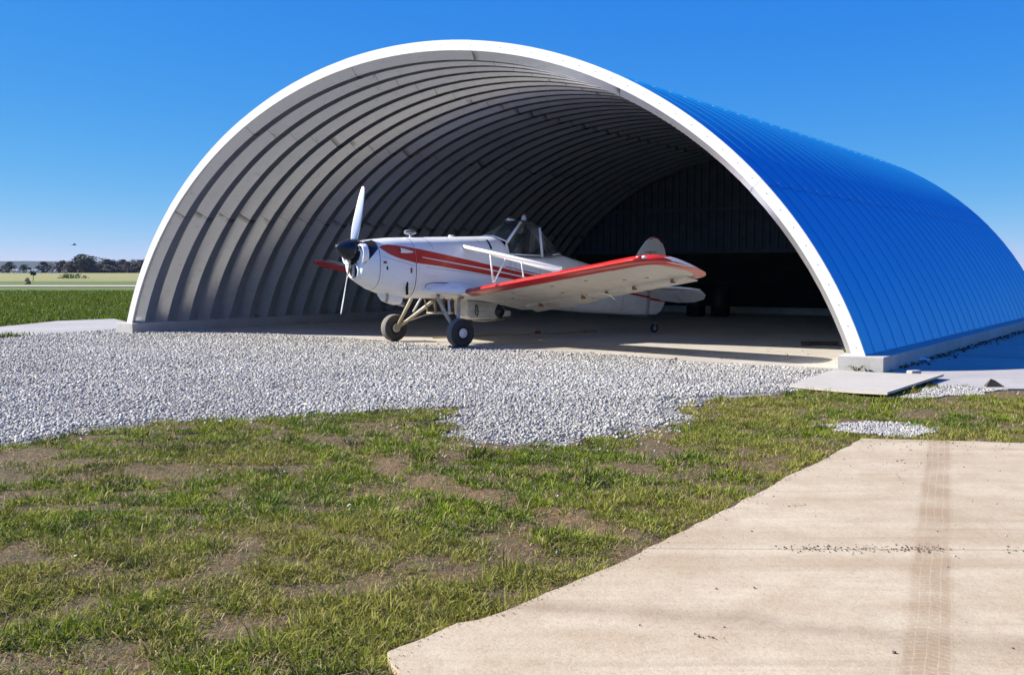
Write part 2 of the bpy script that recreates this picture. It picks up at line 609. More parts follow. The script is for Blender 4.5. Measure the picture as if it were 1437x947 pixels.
sheet('hangar_floor', FLOOR, 0.0, M['conc'])
sheet('gravel_bed', GRAVEL, -.030, M['gravelbed'], thick=.05)
sheet('gravel_bed', PATCH1, -.034, M['gravelbed'], thick=.05)
sheet('gravel_bed', PATCH2, -.038, M['gravelbed'], thick=.05)
sheet('concrete_path', PATHP, -.004, M['apron'])
# pale farm track across the field
sheet('farm_track', [(-400, 92), (300, 92), (300, 99.5), (-400, 99.5)], .0, M['track'], thick=.05)

# foreground slab: two pours with a dirty joint between them
def split_poly(poly, a, b, side):
    """clip poly by the line a->b keeping the given side"""
    a = Vector(a); b = Vector(b); d = b - a; nrm = Vector((-d.y, d.x)) * side
    out = []
    for i in range(len(poly)):
        p = Vector(poly[i]); q = Vector(poly[(i + 1) % len(poly)])
        dp = (p - a).dot(nrm); dq = (q - a).dot(nrm)
        if dp >= 0: out.append(tuple(p))
        if dp * dq < 0:
            out.append(tuple(p.lerp(q, dp / (dp - dq))))
    return out
slab_root = empty('concrete_slab', (0, 0, 0)); tag(slab_root, kind='structure')
def ragged(poly, seed, amp=.016):
    out = []
    for i in range(len(poly)):
        p = Vector(poly[i]); q = Vector(poly[(i + 1) % len(poly)])
        n = max(1, int((q - p).length / .05)) if (q - p).length < 4 else 1
        for k in range(n):
            r = p.lerp(q, k / n)
            out.append((r.x + amp * (vnoise(r.x, r.y, .11, seed) - .5) * 2, r.y + amp * (vnoise(r.x, r.y, .13, seed + 5) - .5) * 2))
    return out
SLABR = ragged(SLAB, 4)
MB().prism(split_poly(SLABR, (-1, 5.0055), (9, 4.8555), 1), -.11, .0115).build('slab', M['slab'], slab_root)
MB().prism(split_poly(SLABR, (-1, 5.005), (9, 4.855), -1), -.11, .010).build('slab', M['slab'], slab_root)

# apron beside the hangar, cast in bays
ap_root = empty('apron', (0, 0, 0)); tag(ap_root, kind='structure')
Vd2 = Vector((V.x, V.y)); Ud2 = Vector((U.x, U.y))
o2 = Vector(huv(HW + .29, 0)[:2])
for i in range(4):
    for j in range(-2, 7):
        poly = list(APRON)
        a = o2 + Ud2 * (i * 3.4 + (.008 if i else -.6)); poly = split_poly(poly, a, a + Vd2, -1)
        if len(poly) < 3: continue
        a = o2 + Ud2 * ((i + 1) * 3.4 - .008); poly = split_poly(poly, a, a + Vd2, 1)
        if len(poly) < 3: continue
        a = o2 + Vd2 * (j * 3.1 + .5); poly = split_poly(poly, a, a + Ud2, 1)
        if len(poly) < 3: continue
        a = o2 + Vd2 * ((j + 1) * 3.1 - .016 + .5); poly = split_poly(poly, a, a + Ud2, -1)
        if len(poly) < 3: continue
        dz = random.uniform(-.006, .006)
        MB().prism(poly, -.1, -.002 + dz).build('slab', M['apron'], ap_root)

# ------------------------------------------------------------------ hangar
hang = empty('hangar', (HL.x, HL.y, 0), -YAW,
             'big arched corrugated steel hangar, blue outside, grey inside, with a white rim', 'hangar')
EA = HW / 2 / math.sin(HG); EB = HH / (1 - math.cos(HG))


def arch_pt(a, off):
    """point of the arch curve (a = parameter, off = inward offset) in the hangar's own x, z"""
    x = EA * math.sin(a); z = EB * math.cos(a)
    nx = math.sin(a) / EA; nz = math.cos(a) / EB
    l = math.hypot(nx, nz)
    return (HW / 2 + x - nx / l * off, HZ + HH - EB + z - nz / l * off)


NSEG, NSUB = 7, 8
# equal arc lengths
tt_ = np.linspace(-HG, HG, 2001)
px_ = EA * np.sin(tt_); pz_ = EB * np.cos(tt_)
cum = np.concatenate([[0], np.cumsum(np.hypot(np.diff(px_), np.diff(pz_)))])
def a_at(fr): return float(np.interp(fr * cum[-1], cum, tt_))

PROF_OUT = [(0, .02), (.05, .038), (.535, .010), (.542, .0), (.585, .0), (.6, .02)]                 # weather side (along, inward depth)
PROF = [(0, .06), (.02, .06), (.19, .275), (.37, .275), (.53, .06), (.6, .06)]   # room side


def panel_mesh(k, lift):
    vs = []; fs = []; mi = []; seam = []
    f0 = k / NSEG - (.0035 if k else 0); f1 = (k + 1) / NSEG + (.0035 if k < NSEG - 1 else 0)
    A = [a_at(f0 + (f1 - f0) * j / NSUB) for j in range(NSUB + 1)]
    for side, dd in ((0, 0.0), (1, .006)):
        PR = PROF if side else PROF_OUT
        for s in range(len(PR) - 1):
            (v0, d0), (v1, d1) = PR[s], PR[s + 1]
            b = len(vs)
            for j, a in enumerate(A):
                for (v, d) in ((v0, d0), (v1, d1)):
                    x, z = arch_pt(a, d + dd - lift)
                    vs.append((x, v, z)); seam.append(min(j, NSUB - j) / (NSUB / 2.))
            for j in range(NSUB):
                q = (b + 2 * j, b + 2 * j + 1, b + 2 * j + 3, b + 2 * j + 2)
                fs.append(q if side == 1 else tuple(reversed(q)))
                mi.append(side)
    # closing strips on the two ends so the sheet edge shows
    me = mesh_from('arch_panel', vs, fs, [M['blue'], M['galv']], mi, True)
    at = me.attributes.new('seam', 'FLOAT', 'POINT')
    at.data.foreach_set('value', seam)
    return me


pm = [panel_mesh(k, .004 if k % 2 else 0.) for k in range(NSEG)]
for i in range(HLEN_N):
    for k in range(NSEG):
        o = link('arch_panel', pm[k], hang)
        o.location = (0, i * PITCH, 0)

# bolts along the laps on the roof read as small pale dots; washers on the nearest laps
bolt = MB().lathe([(0, .0), (0, .016), (.008, .014), (.012, .0)], (0, 0, 0), (0, 0, 1), 6)
bb = MB()
for i in range(HLEN_N):
    for k in range(1, NSEG):
        a = a_at(k / NSEG + .001)
        for vv_ in (.02, .56):
            x, z = arch_pt(a, -.006)
            nx, nz = math.sin(a) / EA, math.cos(a) / EB; l = math.hypot(nx, nz)
            bb.lathe([(0, .009), (.007, .007), (.009, .001)], (x, i * PITCH + vv_, z), (nx / l, 0, nz / l), 5)
o = bb.build('bolts', M['trim'], hang); tag(o, kind='stuff')

# white rim closing the front end
def ring_part(name, o0, o1, y0, y1, mat, f0=0, f1=1, n=72):
    rings = []
    for j in range(n + 1):
        a = a_at(f0 + (f1 - f0) * j / n)
        p = [arch_pt(a, o0), arch_pt(a, o1)]
        rings.append([(p[0][0], y0, p[0][1]), (p[0][0], y1, p[0][1]), (p[1][0], y1, p[1][1]), (p[1][0], y0, p[1][1])])
    vs = []; fs = []
    for c in range(4):
        b = len(vs)
        for r in rings:
            vs += [r[c], r[(c + 1) % 4]]
        fs += [(b + 2 * j, b + 2 * j + 1, b + 2 * j + 3, b + 2 * j + 2) for j in range(n)]
    fs += []
    me = mesh_from(name, vs, fs, [mat], None, True)
    bm = bmesh.new(); bm.from_mesh(me); bmesh.ops.remove_doubles(bm, verts=bm.verts[:], dist=1e-5)
    bmesh.ops.recalc_face_normals(bm, faces=bm.faces[:]); bm.to_mesh(me); bm.free()
    me.polygons.foreach_set('use_smooth', [False] * len(me.polygons))
    return link(name, me, hang)


for k in range(NSEG):
    ring_part('rim_trim', -.012 - (.002 if k % 2 else 0), .158, -.035 - (.002 if k % 2 else 0), .0, M['trim'], k / NSEG, (k + 1) / NSEG, 14)

# screws and small rust runs on the rim
sb = MB()
for j in range(64):
    a = a_at((j + .5) / 64)
    for of_ in (.073,):
        x, z = arch_pt(a, of_)
        sb.lathe([(0, .007), (.005, .006), (.006, .001)], (x, -.037, z), (0, -1, 0), 6)
tag(sb.build('rim_screws', M['rustspot'], hang), kind='stuff')

# footings
fl = MB().box(-.26, .34, -.14, HLEN + .15, -.1, HZ + .015).build('footing', M['foot'], hang, bevel=.012)
fr = MB().box(HW - .34, HW + .28, -.14, HLEN + .15, -.1, HZ + .015).build('footing', M['foot'], hang, bevel=.012)

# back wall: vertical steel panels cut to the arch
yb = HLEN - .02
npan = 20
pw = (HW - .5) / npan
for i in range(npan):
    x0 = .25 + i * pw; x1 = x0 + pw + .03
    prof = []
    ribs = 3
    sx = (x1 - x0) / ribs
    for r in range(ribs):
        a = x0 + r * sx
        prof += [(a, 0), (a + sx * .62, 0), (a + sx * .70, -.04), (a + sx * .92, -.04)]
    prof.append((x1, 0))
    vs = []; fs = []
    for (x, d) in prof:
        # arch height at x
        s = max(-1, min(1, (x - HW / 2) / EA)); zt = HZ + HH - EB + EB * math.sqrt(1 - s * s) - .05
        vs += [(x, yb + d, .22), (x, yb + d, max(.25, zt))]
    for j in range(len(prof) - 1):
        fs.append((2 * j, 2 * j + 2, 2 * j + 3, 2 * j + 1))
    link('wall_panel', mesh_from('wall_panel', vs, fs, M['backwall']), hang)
KB = plain('near_black_board', (.012, .011, .011), .9, 0, .3, 4)  # made-up boards, near black, added to keep the lower back wall dark
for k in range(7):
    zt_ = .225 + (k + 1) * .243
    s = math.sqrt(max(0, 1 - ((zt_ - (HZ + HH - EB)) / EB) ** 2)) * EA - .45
    MB().box(HW / 2 - s, HW / 2 + s, yb - .22, yb - .17, .225 + k * .243, .225 + k * .243 + .236).build('dark_fill_board', KB, hang)
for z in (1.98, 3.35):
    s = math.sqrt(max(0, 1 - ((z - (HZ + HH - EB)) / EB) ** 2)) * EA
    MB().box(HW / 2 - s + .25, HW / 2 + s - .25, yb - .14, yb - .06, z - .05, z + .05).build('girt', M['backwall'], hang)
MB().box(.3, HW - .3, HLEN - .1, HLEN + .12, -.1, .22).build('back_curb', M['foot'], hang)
# ------------------------------------------------------------------ the airplane (built in its own axes: x to the nose, y to its left, z up)
def paint(name, col, dirt=(.34, .27, .19), amt=.22, rough=.3, coat=.4):
    t = NT(name)
    p = t.coord()
    n = t.noise(p, 3.5, 6, .65); f = t.noise(p, 22, 4, .7)
    s = t.sep(p)
    low = t.math('MULTIPLY', t.math('SUBTRACT', 1.35, s[2]), 1.3, clamp=True)
    m = t.math('MULTIPLY', t.ramp(n, [(.35, 0.), (.75, 1.)]), t.math('ADD', .25, low), clamp=True)
    c = t.mix(t.math('MULTIPLY', m, amt), col, dirt)
    spot = t.math('MULTIPLY', t.ramp(f, [(.64, 0.), (.72, 1.)]), .25)
    c = t.mix(spot, c, tuple(x * .6 for x in dirt))
    strk = t.noise(t.mapping(p, scale=(1.2, 9, 14)), 1.0, 4, .6)
    c = t.mix(t.math('MULTIPLY', t.ramp(strk, [(.56, 0.), (.72, 1.)]), t.math('ADD', .10, t.math('MULTIPLY', low, .35))), c, tuple(x * .7 for x in dirt))
    chip = t.voronoi(p, 11)
    c = t.mix(t.math('MULTIPLY', t.ramp(chip, [(.03, .7), (.06, 0.)]), t.ramp(t.noise(p, 2.1, 2), [(.5, 0.), (.56, 1.)])), c, tuple(x * .4 for x in dirt))
    t.base(c).rough(rough).set('Coat Weight', coat)
    t.set('Coat IOR', 1.6)
    t.set('Coat Roughness', .12)
    t.bump(t.noise(p, 1.6, 2), .05, .02)
    return t.m


M['pwhite'] = paint('white_aircraft_paint', (.90, .91, .93))
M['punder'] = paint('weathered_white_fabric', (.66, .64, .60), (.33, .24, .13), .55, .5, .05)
M['pred'] = paint('red_aircraft_paint', (.55, .012, .010), (.22, .02, .015), .15, .3, .3)
M['pblack'] = plain('black_cowl_paint', (.010, .013, .020), .25, 0, .1, 6)
M['dark'] = plain('dark_hollow', (.006, .006, .007), .8)
M['tube'] = paint('dirty_cream_tube', (.60, .53, .40), (.25, .17, .09), .6, .4, .1)
M['tubew'] = paint('white_strut_paint', (.76, .74, .70), (.4, .25, .15), .3, .35, .2)
M['alu'] = plain('polished_blade', (.72, .73, .75), .22, .35, .06, 5)
M['steel'] = plain('grey_steel', (.30, .31, .33), .35, .7, .15, 12)
M['rust'] = plain('rusty_fitting', (.20, .10, .035), .8, .1, .35, 40)
t = NT('tyre_rubber'); p_ = t.coord()
t.base(t.mix(t.noise(p_, 14, 5, .7), (.018, .018, .019), (.05, .047, .043))).rough(.75)
M['rubber'] = t.m
t = NT('dusty_tread'); p_ = t.coord()
t.base(t.mix(t.noise(p_, 10, 5, .7), (.12, .11, .095), (.22, .20, .175))).rough(.9)
M['tread'] = t.m
M['hub'] = plain('silver_hub', (.62, .65, .70), .35, .3, .06, 12)
M['canvas'] = plain('dark_seat', (.03, .03, .035), .7)
M['redplastic'] = plain('red_plastic', (.45, .03, .02), .4)
t = NT('tinted_glass')
gl = t.node('ShaderNodeBsdfGlossy'); gl.inputs['Roughness'].default_value = .04; gl.inputs[0].default_value = (.9, .95, 1, 1)
tr = t.node('ShaderNodeBsdfTransparent'); tr.inputs[0].default_value = (.60, .64, .66, 1)
fr_ = t.node('ShaderNodeFresnel'); fr_.inputs[0].default_value = 1.5
mx = t.node('ShaderNodeMixShader')
t.l.new(t.math('ADD', fr_.outputs[0], .03), mx.inputs[0]); t.l.new(tr.outputs[0], mx.inputs[1]); t.l.new(gl.outputs[0], mx.inputs[2])
df = t.node('ShaderNodeBsdfDiffuse'); df.inputs[0].default_value = (.22, .25, .27, 1)
mx2 = t.node('ShaderNodeMixShader')
t.l.new(t.ramp(t.noise(t.coord(), 3, 4, .6), [(.3, .04), (.7, .15)]), mx2.inputs[0])
t.l.new(mx.outputs[0], mx2.inputs[1]); t.l.new(df.outputs[0], mx2.inputs[2])
t.l.new(mx2.outputs[0], t.out.inputs[0])
M['glass'] = t.m

HD = rad(38.5)
PO = (-1.59, 19.2, 0.0)
ap = empty('airplane', PO, math.pi + HD, 'white low wing propeller airplane with red stripes and red wing edges in the hangar mouth', 'airplane')

# fuselage stations: x, top, bottom, half width, squareness
ST = [(1.50, 1.79, 1.22, .29, 2.3), (1.475, 1.83, 1.19, .33, 2.3), (1.42, 1.865, 1.15, .355, 2.3), (1.34, 1.885, 1.10, .375, 2.3), (1.20, 1.905, 1.02, .40, 2.4), (.85, 1.94, .90, .435, 2.5),
      (.5, 1.955, .855, .46, 2.6), (0, 1.97, .85, .475, 2.8), (-.5, 1.985, .82, .485, 3.0), (-1.0, 2.0, .78, .485, 3.0), (-1.40, 2.015, .745, .48, 3.0),
      (-1.52, 1.98, .735, .478, 3.0), (-1.60, 1.90, .73, .476, 3.2), (-1.66, 1.70, .72, .475, 4.5), (-1.9, 1.655, .70, .47, 5), (-2.5, 1.64, .64, .45, 5), (-2.9, 1.66, .60, .42, 3.6),
      (-3.2, 1.675, .56, .39, 2.8), (-4.0, 1.50, .48, .29, 2.6), (-5.0, 1.27, .425, .16, 2.5), (-5.55, 1.12, .40, .085, 2.4), (-5.84, 1.05, .39, .05, 2.4)]
SX = np.array([s[0] for s in ST])[::-1]
def stv(x, k): return float(np.interp(x, SX, np.array([s[k] for s in ST])[::-1]))
def fring(x, n=44, grow=0.):
    zt, zb, w_, e = (stv(x, k) for k in (1, 2, 3, 4))
    zc = (zt + zb) / 2; hz = (zt - zb) / 2 + grow; w_ += grow
    out = []
    for k in range(n):
        t_ = 2 * math.pi * k / n
        c, s = math.cos(t_), math.sin(t_)
        out.append((x, w_ * math.copysign(abs(c) ** (2 / e), c), zc + hz * math.copysign(abs(s) ** (2 / e), s)))
    return out
def side_y(x, z, grow=.004):
    zt, zb, w_, e = (stv(x, k) for k in (1, 2, 3, 4))
    zc = (zt + zb) / 2; hz = (zt - zb) / 2
    q = max(0., 1 - abs((z - zc) / hz) ** e)
    return w_ * q ** (1 / e) + grow
def body_part(name, x0, x1, mat, n=10, **kw):
    xs_ = sorted(set([x0, x1] + [s[0] for s in ST if x1 < s[0] < x0] + [x0 + (x1 - x0) * k / n for k in range(n + 1)]), reverse=True)
    b = MB().loft([fring(x) for x in xs_], **kw)
    return b.build(name, mat, ap)
# one long skin with the seams cut as hairline gaps
body_part('nose_bowl', 1.50, 1.204, M['pwhite'], 8, cap0=True)
cw = body_part('engine_cowling', 1.198, .504, M['pwhite'], 8)
MB().loft([fring(x, 44, -.006) for x in (1.3, 1.2, .5, .4)]).build('cowl_liner', M['dark'], ap)
body_part('fuselage', .497, -5.84, M['pwhite'], 40, cap1=True)

# black upper nose paint
def patch(name, fn_z0, fn_z1, x0, x1, mat, nx=16, nz=8, grow=.004, sides=(1, -1), parent=None):
    for s in sides:
        rings = []
        for i in range(nx + 1):
            x = x0 + (x1 - x0) * i / nx
            a, b = fn_z0(x), fn_z1(x)
            rings.append([(x, s * side_y(x, a + (b - a) * j / nz, grow), a + (b - a) * j / nz) for j in range(nz + 1)])
        MB().loft(rings, closed=False).build(name, mat, parent or ap)
patch('black_nose_panel', lambda x: 1.47 + (1.48 - x) * 1.0, lambda x: stv(x, 1) - .0005, 1.49, 1.212, M['pblack'], 12, 14)

def pw_(pts):
    xs_ = [p[0] for p in pts][::-1]; zs = [p[1] for p in pts][::-1]
    return lambda x: float(np.interp(x, xs_, zs))
# red flash: a long teardrop from the nose that splits into two bands
top = pw_([(1.185, 1.765), (1.10, 1.80), (1.0, 1.812), (.84, 1.80), (.5, 1.755), (.35, 1.73), (-1.27, 1.435), (-2.4, 1.235), (-3.0, 1.135), (-4.77, .95), (-5.84, .80)])
whit = pw_([(.84, 1.69), (.36, 1.60), (-1.27, 1.362), (-2.4, 1.175), (-3.0, 1.08), (-4.77, .905), (-5.84, .755)])
whib = pw_([(.84, 1.68), (.34, 1.582), (-1.27, 1.335), (-2.3, 1.16), (-3.0, 1.05)])
bot = pw_([(1.185, 1.763), (1.1, 1.695), (1.0, 1.635), (.86, 1.58), (.52, 1.495), (0, 1.435), (-1.25, 1.255), (-2.3, 1.10), (-3.0, 1.0)])
patch('stripe', lambda x: bot(x), lambda x: top(x), 1.185, .505, M['pred'], 18, 6)
patch('stripe', lambda x: bot(x), lambda x: top(x), .495, .37, M['pred'], 3, 6)
patch('stripe', lambda x: whit(x), lambda x: top(x), .37, -5.84, M['pred'], 60, 2)
patch('stripe', lambda x: bot(x), lambda x: whib(x), .37, -2.9, M['pred'], 36, 2)
# hairline pinstripe below the cockpit door
patch('pinstripe', lambda x: top(x) + .03, lambda x: top(x) + .045, -1.5, -3.4, M['pred'], 14, 1)

# seams and straps
def seam_ring(x, wdt, z_lo, z_hi, mat, name, lean=0., grow=.006):
    for s in (1, -1):
        rings = []
        for j in range(15):
            z = z_lo + (z_hi - z_lo) * j / 14
            xx_ = x + lean * (z - z_lo)
            rings.append([(xx_ + d, s * side_y(xx_, z, grow), z) for d in (-wdt, wdt)])
        MB().loft(rings, closed=False).build(name, mat, ap)
seam_ring(1.2, .005, 1.06, 1.86, M['steel'], 'seam_strip')
seam_ring(.5, .006, .90, 1.5, M['rust'], 'seam_strip')
seam_ring(.12, .004, 1.74, 1.955, M['steel'], 'seam_strip', .3)
seam_ring(-.95, .004, 1.86, 1.985, M['steel'], 'seam_strip', .3)
seam_ring(-1.18, .022, 1.76, 1.935, M['dark'], 'rubber_strap', .15, .010)
# panel lines with their rows of fasteners, baggage and tank doors
seam_ring(-1.62, .003, .80, 1.62, M['steel'], 'seam_strip')
seam_ring(-2.62, .003, .70, 1.55, M['steel'], 'seam_strip', .02)
seam_ring(-3.6, .003, .55, 1.5, M['steel'], 'seam_strip')
seam_ring(-4.9, .003, .46, 1.2, M['steel'], 'seam_strip')
for s in (1, -1):
    rv = MB()
    for (x0_, z0_, x1_, z1_, k_) in ((.44, .98, .44, 1.45, 12), (.56, .98, .56, 1.30, 9), (1.14, 1.1, 1.14, 1.6, 11), (1.05, 1.86, .1, 1.87, 24), (.0, 1.86, -1.3, 1.89, 28), (.36, 1.30, -1.5, 1.10, 34), (-1.68, 1.0, -4.7, .86, 46), (-3.66, .6, -3.66, 1.3, 12)):
        for i_ in range(k_):
            x_ = x0_ + (x1_ - x0_) * i_ / (k_ - 1); z_ = z0_ + (z1_ - z0_) * i_ / (k_ - 1)
            rv.lathe([(0, .0055), (.003, .004), (.0035, .0005)], (x_, s * (side_y(x_, z_, 0) + .001), z_), (0, s, 0), 5)
    tag(rv.build('rivets', M['steel'], ap), kind='stuff')
    ln = MB()
    for pts_ in ([(-1.75, 1.55), (-1.75, 1.36), (-2.38, 1.28), (-2.38, 1.55)], [(.30, 1.42), (-1.5, 1.22)], [(1.15, 1.60), (.52, 1.44)]):
        for (xa, za), (xb_, zb2) in zip(pts_[:-1], pts_[1:]):
            q_ = [(xa + (xb_ - xa) * i_ / 10, za + (zb2 - za) * i_ / 10) for i_ in range(11)]
            ln.tube([(x_, s * side_y(x_, z_, .0005), z_) for x_, z_ in q_], .003, 4)
    ln.build('panel_edge', M['steel'], ap)
# fittings on the cowl sides
for s in (1, -1):
    MB().box(-.03, .03, -.006, .006, -.02, .02).build('latch', M['rust'], ap).location = (1.11, s * (side_y(1.11, 1.50) + .002), 1.50)
    MB().box(-.015, .015, -.006, .006, -.045, .045).build('latch', M['rust'], ap).location = (.60, s * (side_y(.60, 1.36) + .002), 1.36)
    MB().box(-.012, .012, -.006, .006, -.03, .03).build('latch', M['dark'], ap).location = (1.07, s * (side_y(1.07, 1.40) + .002), 1.40)
    MB().box(-.016, .016, -.02, .02, -.12, .12).build('cowl_bracket', M['dark'], ap).location = (.66, s * (side_y(.66, 1.07) + .01), 1.05)
    # side air scoop inside the red flash
    sc = MB().loft([[(x, s * (side_y(x, 1.70) - .01 + .045 * h * math.sin(a)), 1.715 - (.84 - x) * .12 + .045 * h2 * math.cos(a)) for a in np.linspace(-.2, math.pi + .2, 9)]
                    for x, h, h2 in ((.80, 1, 1), (.76, 1, 1), (.66, .75, .85), (.55, .4, .5), (.46, .1, .1))], closed=False)
    sc.build('air_scoop', M['pwhite'], ap)
    MB().loft([[(.797, s * (side_y(.8, 1.70) - .012 + .036 * k * math.sin(a)), 1.71 + .036 * k * math.cos(a)) for a in np.linspace(0, 2 * math.pi, 13)[:-1]] for k in (1., .01)]).build('scoop_mouth', M['dark'], ap)

# nose details
TA = rad(12)
T_ = Vector((math.cos(TA), 0, math.sin(TA))); DU = Vector((-math.sin(TA), 0, math.cos(TA)))
HUB = Vector((1.52, 0, 1.71))
def inlet(cy, cz, ry, rz, ringmat, name, x=1.50, depth=.03):
    n = 28
    def ring(k, dx): return [(x + dx, cy + ry * k * math.cos(2 * math.pi * i / n), cz + rz * k * math.sin(2 * math.pi * i / n)) for i in range(n)]
    MB().loft([ring(1.12, -.06), ring(1.10, depth * .6), ring(1.0, depth), ring(.92, depth * .7), ring(.88, .0), ring(.86, -.03)]).build(name, ringmat, ap)
    MB().loft([ring(.9, .006), ring(.02, .005)], cap1=True).build('inlet_shade_disc', M['dark'], ap)  # flat black disc, the shade of the open inlet put into its colour
for s in (1, -1):
    inlet(s * .235, 1.635, .135, .165, M['pwhite'], 'cheek_inlet_ring', 1.475, .05)
inlet(.04, 1.345, .155, .125, M['pwhite'], 'lower_inlet_ring', 1.495, .045)
MB().box(1.51, 1.535, -.002, .045, 1.24, 1.45).build('inlet_divider', M['alu'], ap)
MB().tube([(1.51, -.05, 1.26), (1.54, -.055, 1.35), (1.51, -.05, 1.44)], .014, 6).build('inlet_vane', M['rust'], ap)
MB().lathe([(0, .235), (.012, .235), (.012, .07), (.05, .07), (.05, .0)], HUB - T_ * .035 - DU * .02, T_, 20).build('shade_plate', M['dark'], ap)  # black plate painted as the dark opening around the spinner
MB().lathe([(-.01, 0), (-.01, .185), (.02, .198), (.06, .195), (.12, .176), (.19, .138), (.25, .094), (.29, .056), (.315, .028), (.322, 0.)], HUB, T_, 32).build('spinner', M['pblack'], ap)
MB().lathe([(.32, .02), (.335, .018), (.342, 0)], HUB, T_, 10).build('spinner_tip', M['alu'], ap)
# towing line fitting sticking out of the spinner
MB().tube([HUB + T_ * .335, HUB + T_ * .40 + Vector((0, 0, .03)), HUB + T_ * .46 + Vector((0, 0, .05))], [.006, .004, .002], 5).build('spinner_pin', M['rust'], ap)
def blade(sgn):
    rings = []
    for r, ch, pit, th in ((.06, .07, 50, .05), (.14, .09, 48, .04), (.24, .135, 42, .032), (.38, .165, 35, .026), (.55, .17, 29, .020), (.72, .16, 24, .015),
                           (.88, .145, 21, .011), (1.0, .12, 19, .008), (1.08, .095, 18, .006), (1.125, .06, 18, .004), (1.145, .02, 18, .002)):
        p = rad(pit)
        cdir = (Vector((0, -1, 0)) * math.cos(p) * sgn + T_ * math.sin(p))
        nd = cdir.cross(DU * sgn).normalized()
        c = HUB + T_ * .01 + DU * sgn * r
        ring = []
        for a in np.linspace(0, 2 * math.pi, 15)[:-1]:
            ring.append(c + cdir * (ch / 2 * math.cos(a)) + nd * (th / 2 * math.sin(a) * (1.1 - .4 * math.cos(a))))
        rings.append(ring)
    return MB().loft(rings, cap0=True, cap1=True)
prop = MB().lathe([(-.06, .0), (-.06, .085), (.08, .085), (.08, 0)], HUB, T_, 20).build('propeller', M['alu'], ap)
for sgn in (1, -1):
    b_ = blade(sgn).build('blade', M['alu'], prop)
    tipm = MB()
    src = blade(sgn)
    # red tip band: the last rings again, a hair proud
    tipm.loft([[Vector(src.v[i * 14 + k]) + (Vector(src.v[i * 14 + k]) - sum((Vector(src.v[i * 14 + q]) for q in range(14)), Vector()) / 14) * .06 for k in range(14)] for i in (9, 10)], cap1=True)
    tipm.build('blade_tip', M['pred'], prop)

# things under and on the cowl
MB().loft([[(x, .17 * k * math.cos(a), zc + .13 * k2 * math.sin(a)) for a in np.linspace(0, 2 * math.pi, 17)[:-1]] for x, zc, k, k2 in ((1.0, .95, .3, .4), (.9, .91, .8, .8), (.72, .87, 1.0, 1.0), (.60, .87, 1.0, 1.0))], cap0=True).build('oil_cooler_scoop', M['pwhite'], ap)
MB().loft([[(.598, .165 * k * math.cos(a), .87 + .122 * k * math.sin(a)) for a in np.linspace(0, 2 * math.pi, 17)[:-1]] for k in (1, .02)]).build('scoop_mouth', M['dark'], ap)
MB().tube([(.92, .16, .98), (.93, .18, .88), (.96, .19, .80)], .028, 8).build('exhaust_stub', M['tube'], ap)
MB().tube([(.55, -.1, .86), (.50, -.12, .76), (.40, -.12, .74)], .05, 8).build('exhaust_pipe', M['steel'], ap)
# little venturi pod on the cowl top
vp = MB().tube([(.44, -.0, 2.05), (.36, 0, 2.05), (.28, 0, 2.05), (.20, 0, 2.045)], [.035, .05, .045, .02], 10).build('venturi_pod', M['steel'], ap)
MB().box(.30, .34, -.012, .012, 1.95, 2.02).build('pod_mast', M['tubew'], ap)
MB().lathe([(0, .05), (.02, .06), (.03, .055), (.035, 0)], (-.55, .05, 1.985), (0, 0, 1), 16).build('filler_cap', M['alu'], ap)

# cockpit cage, glass, seat
def strip(name, a, b, r, mat, n=8): return MB().tube([a, b], r, n).build(name, mat, ap)
wb = [(-1.38, 0, 2.02), (-1.44, .2, 2.0), (-1.60, .38, 1.90)]
wt = [(-1.93, 0, 2.325), (-1.955, .15, 2.325), (-2.03, .25, 2.285)]
def mir(pts): return [(x, -y, z) for x, y, z in reversed(pts) if y > 0] + list(pts)
g_ = MB(); g_.loft([mir(wb), mir(wt)], closed=False, smooth=False); g_.build('windscreen', M['glass'], ap)
rt = [(-2.30, 0, 2.345), (-2.31, .17, 2.325), (-2.33, .262, 2.24)]
rb = [(-2.50, 0, 2.285), (-2.50, .17, 2.27), (-2.505, .268, 2.175)]
rl = [(-3.20, 0, 1.70), (-3.12, .17, 1.69), (-2.75, .38, 1.66)]
MB().loft([mir(wt), mir(rt), mir(rb)], closed=False, smooth=True).build('cabin_roof', M['pblack'], ap)
MB().loft([mir([(x, y * .97, z - .015) for x, y, z in wt]), mir([(x, y * .97, z - .015) for x, y, z in rt]), mir([(x, y * .97, z - .015) for x, y, z in rb])], closed=False).build('roof_lining', M['dark'], ap)
MB().loft([mir(rb), mir(rl)], closed=False, smooth=False).build('rear_window', M['glass'], ap)
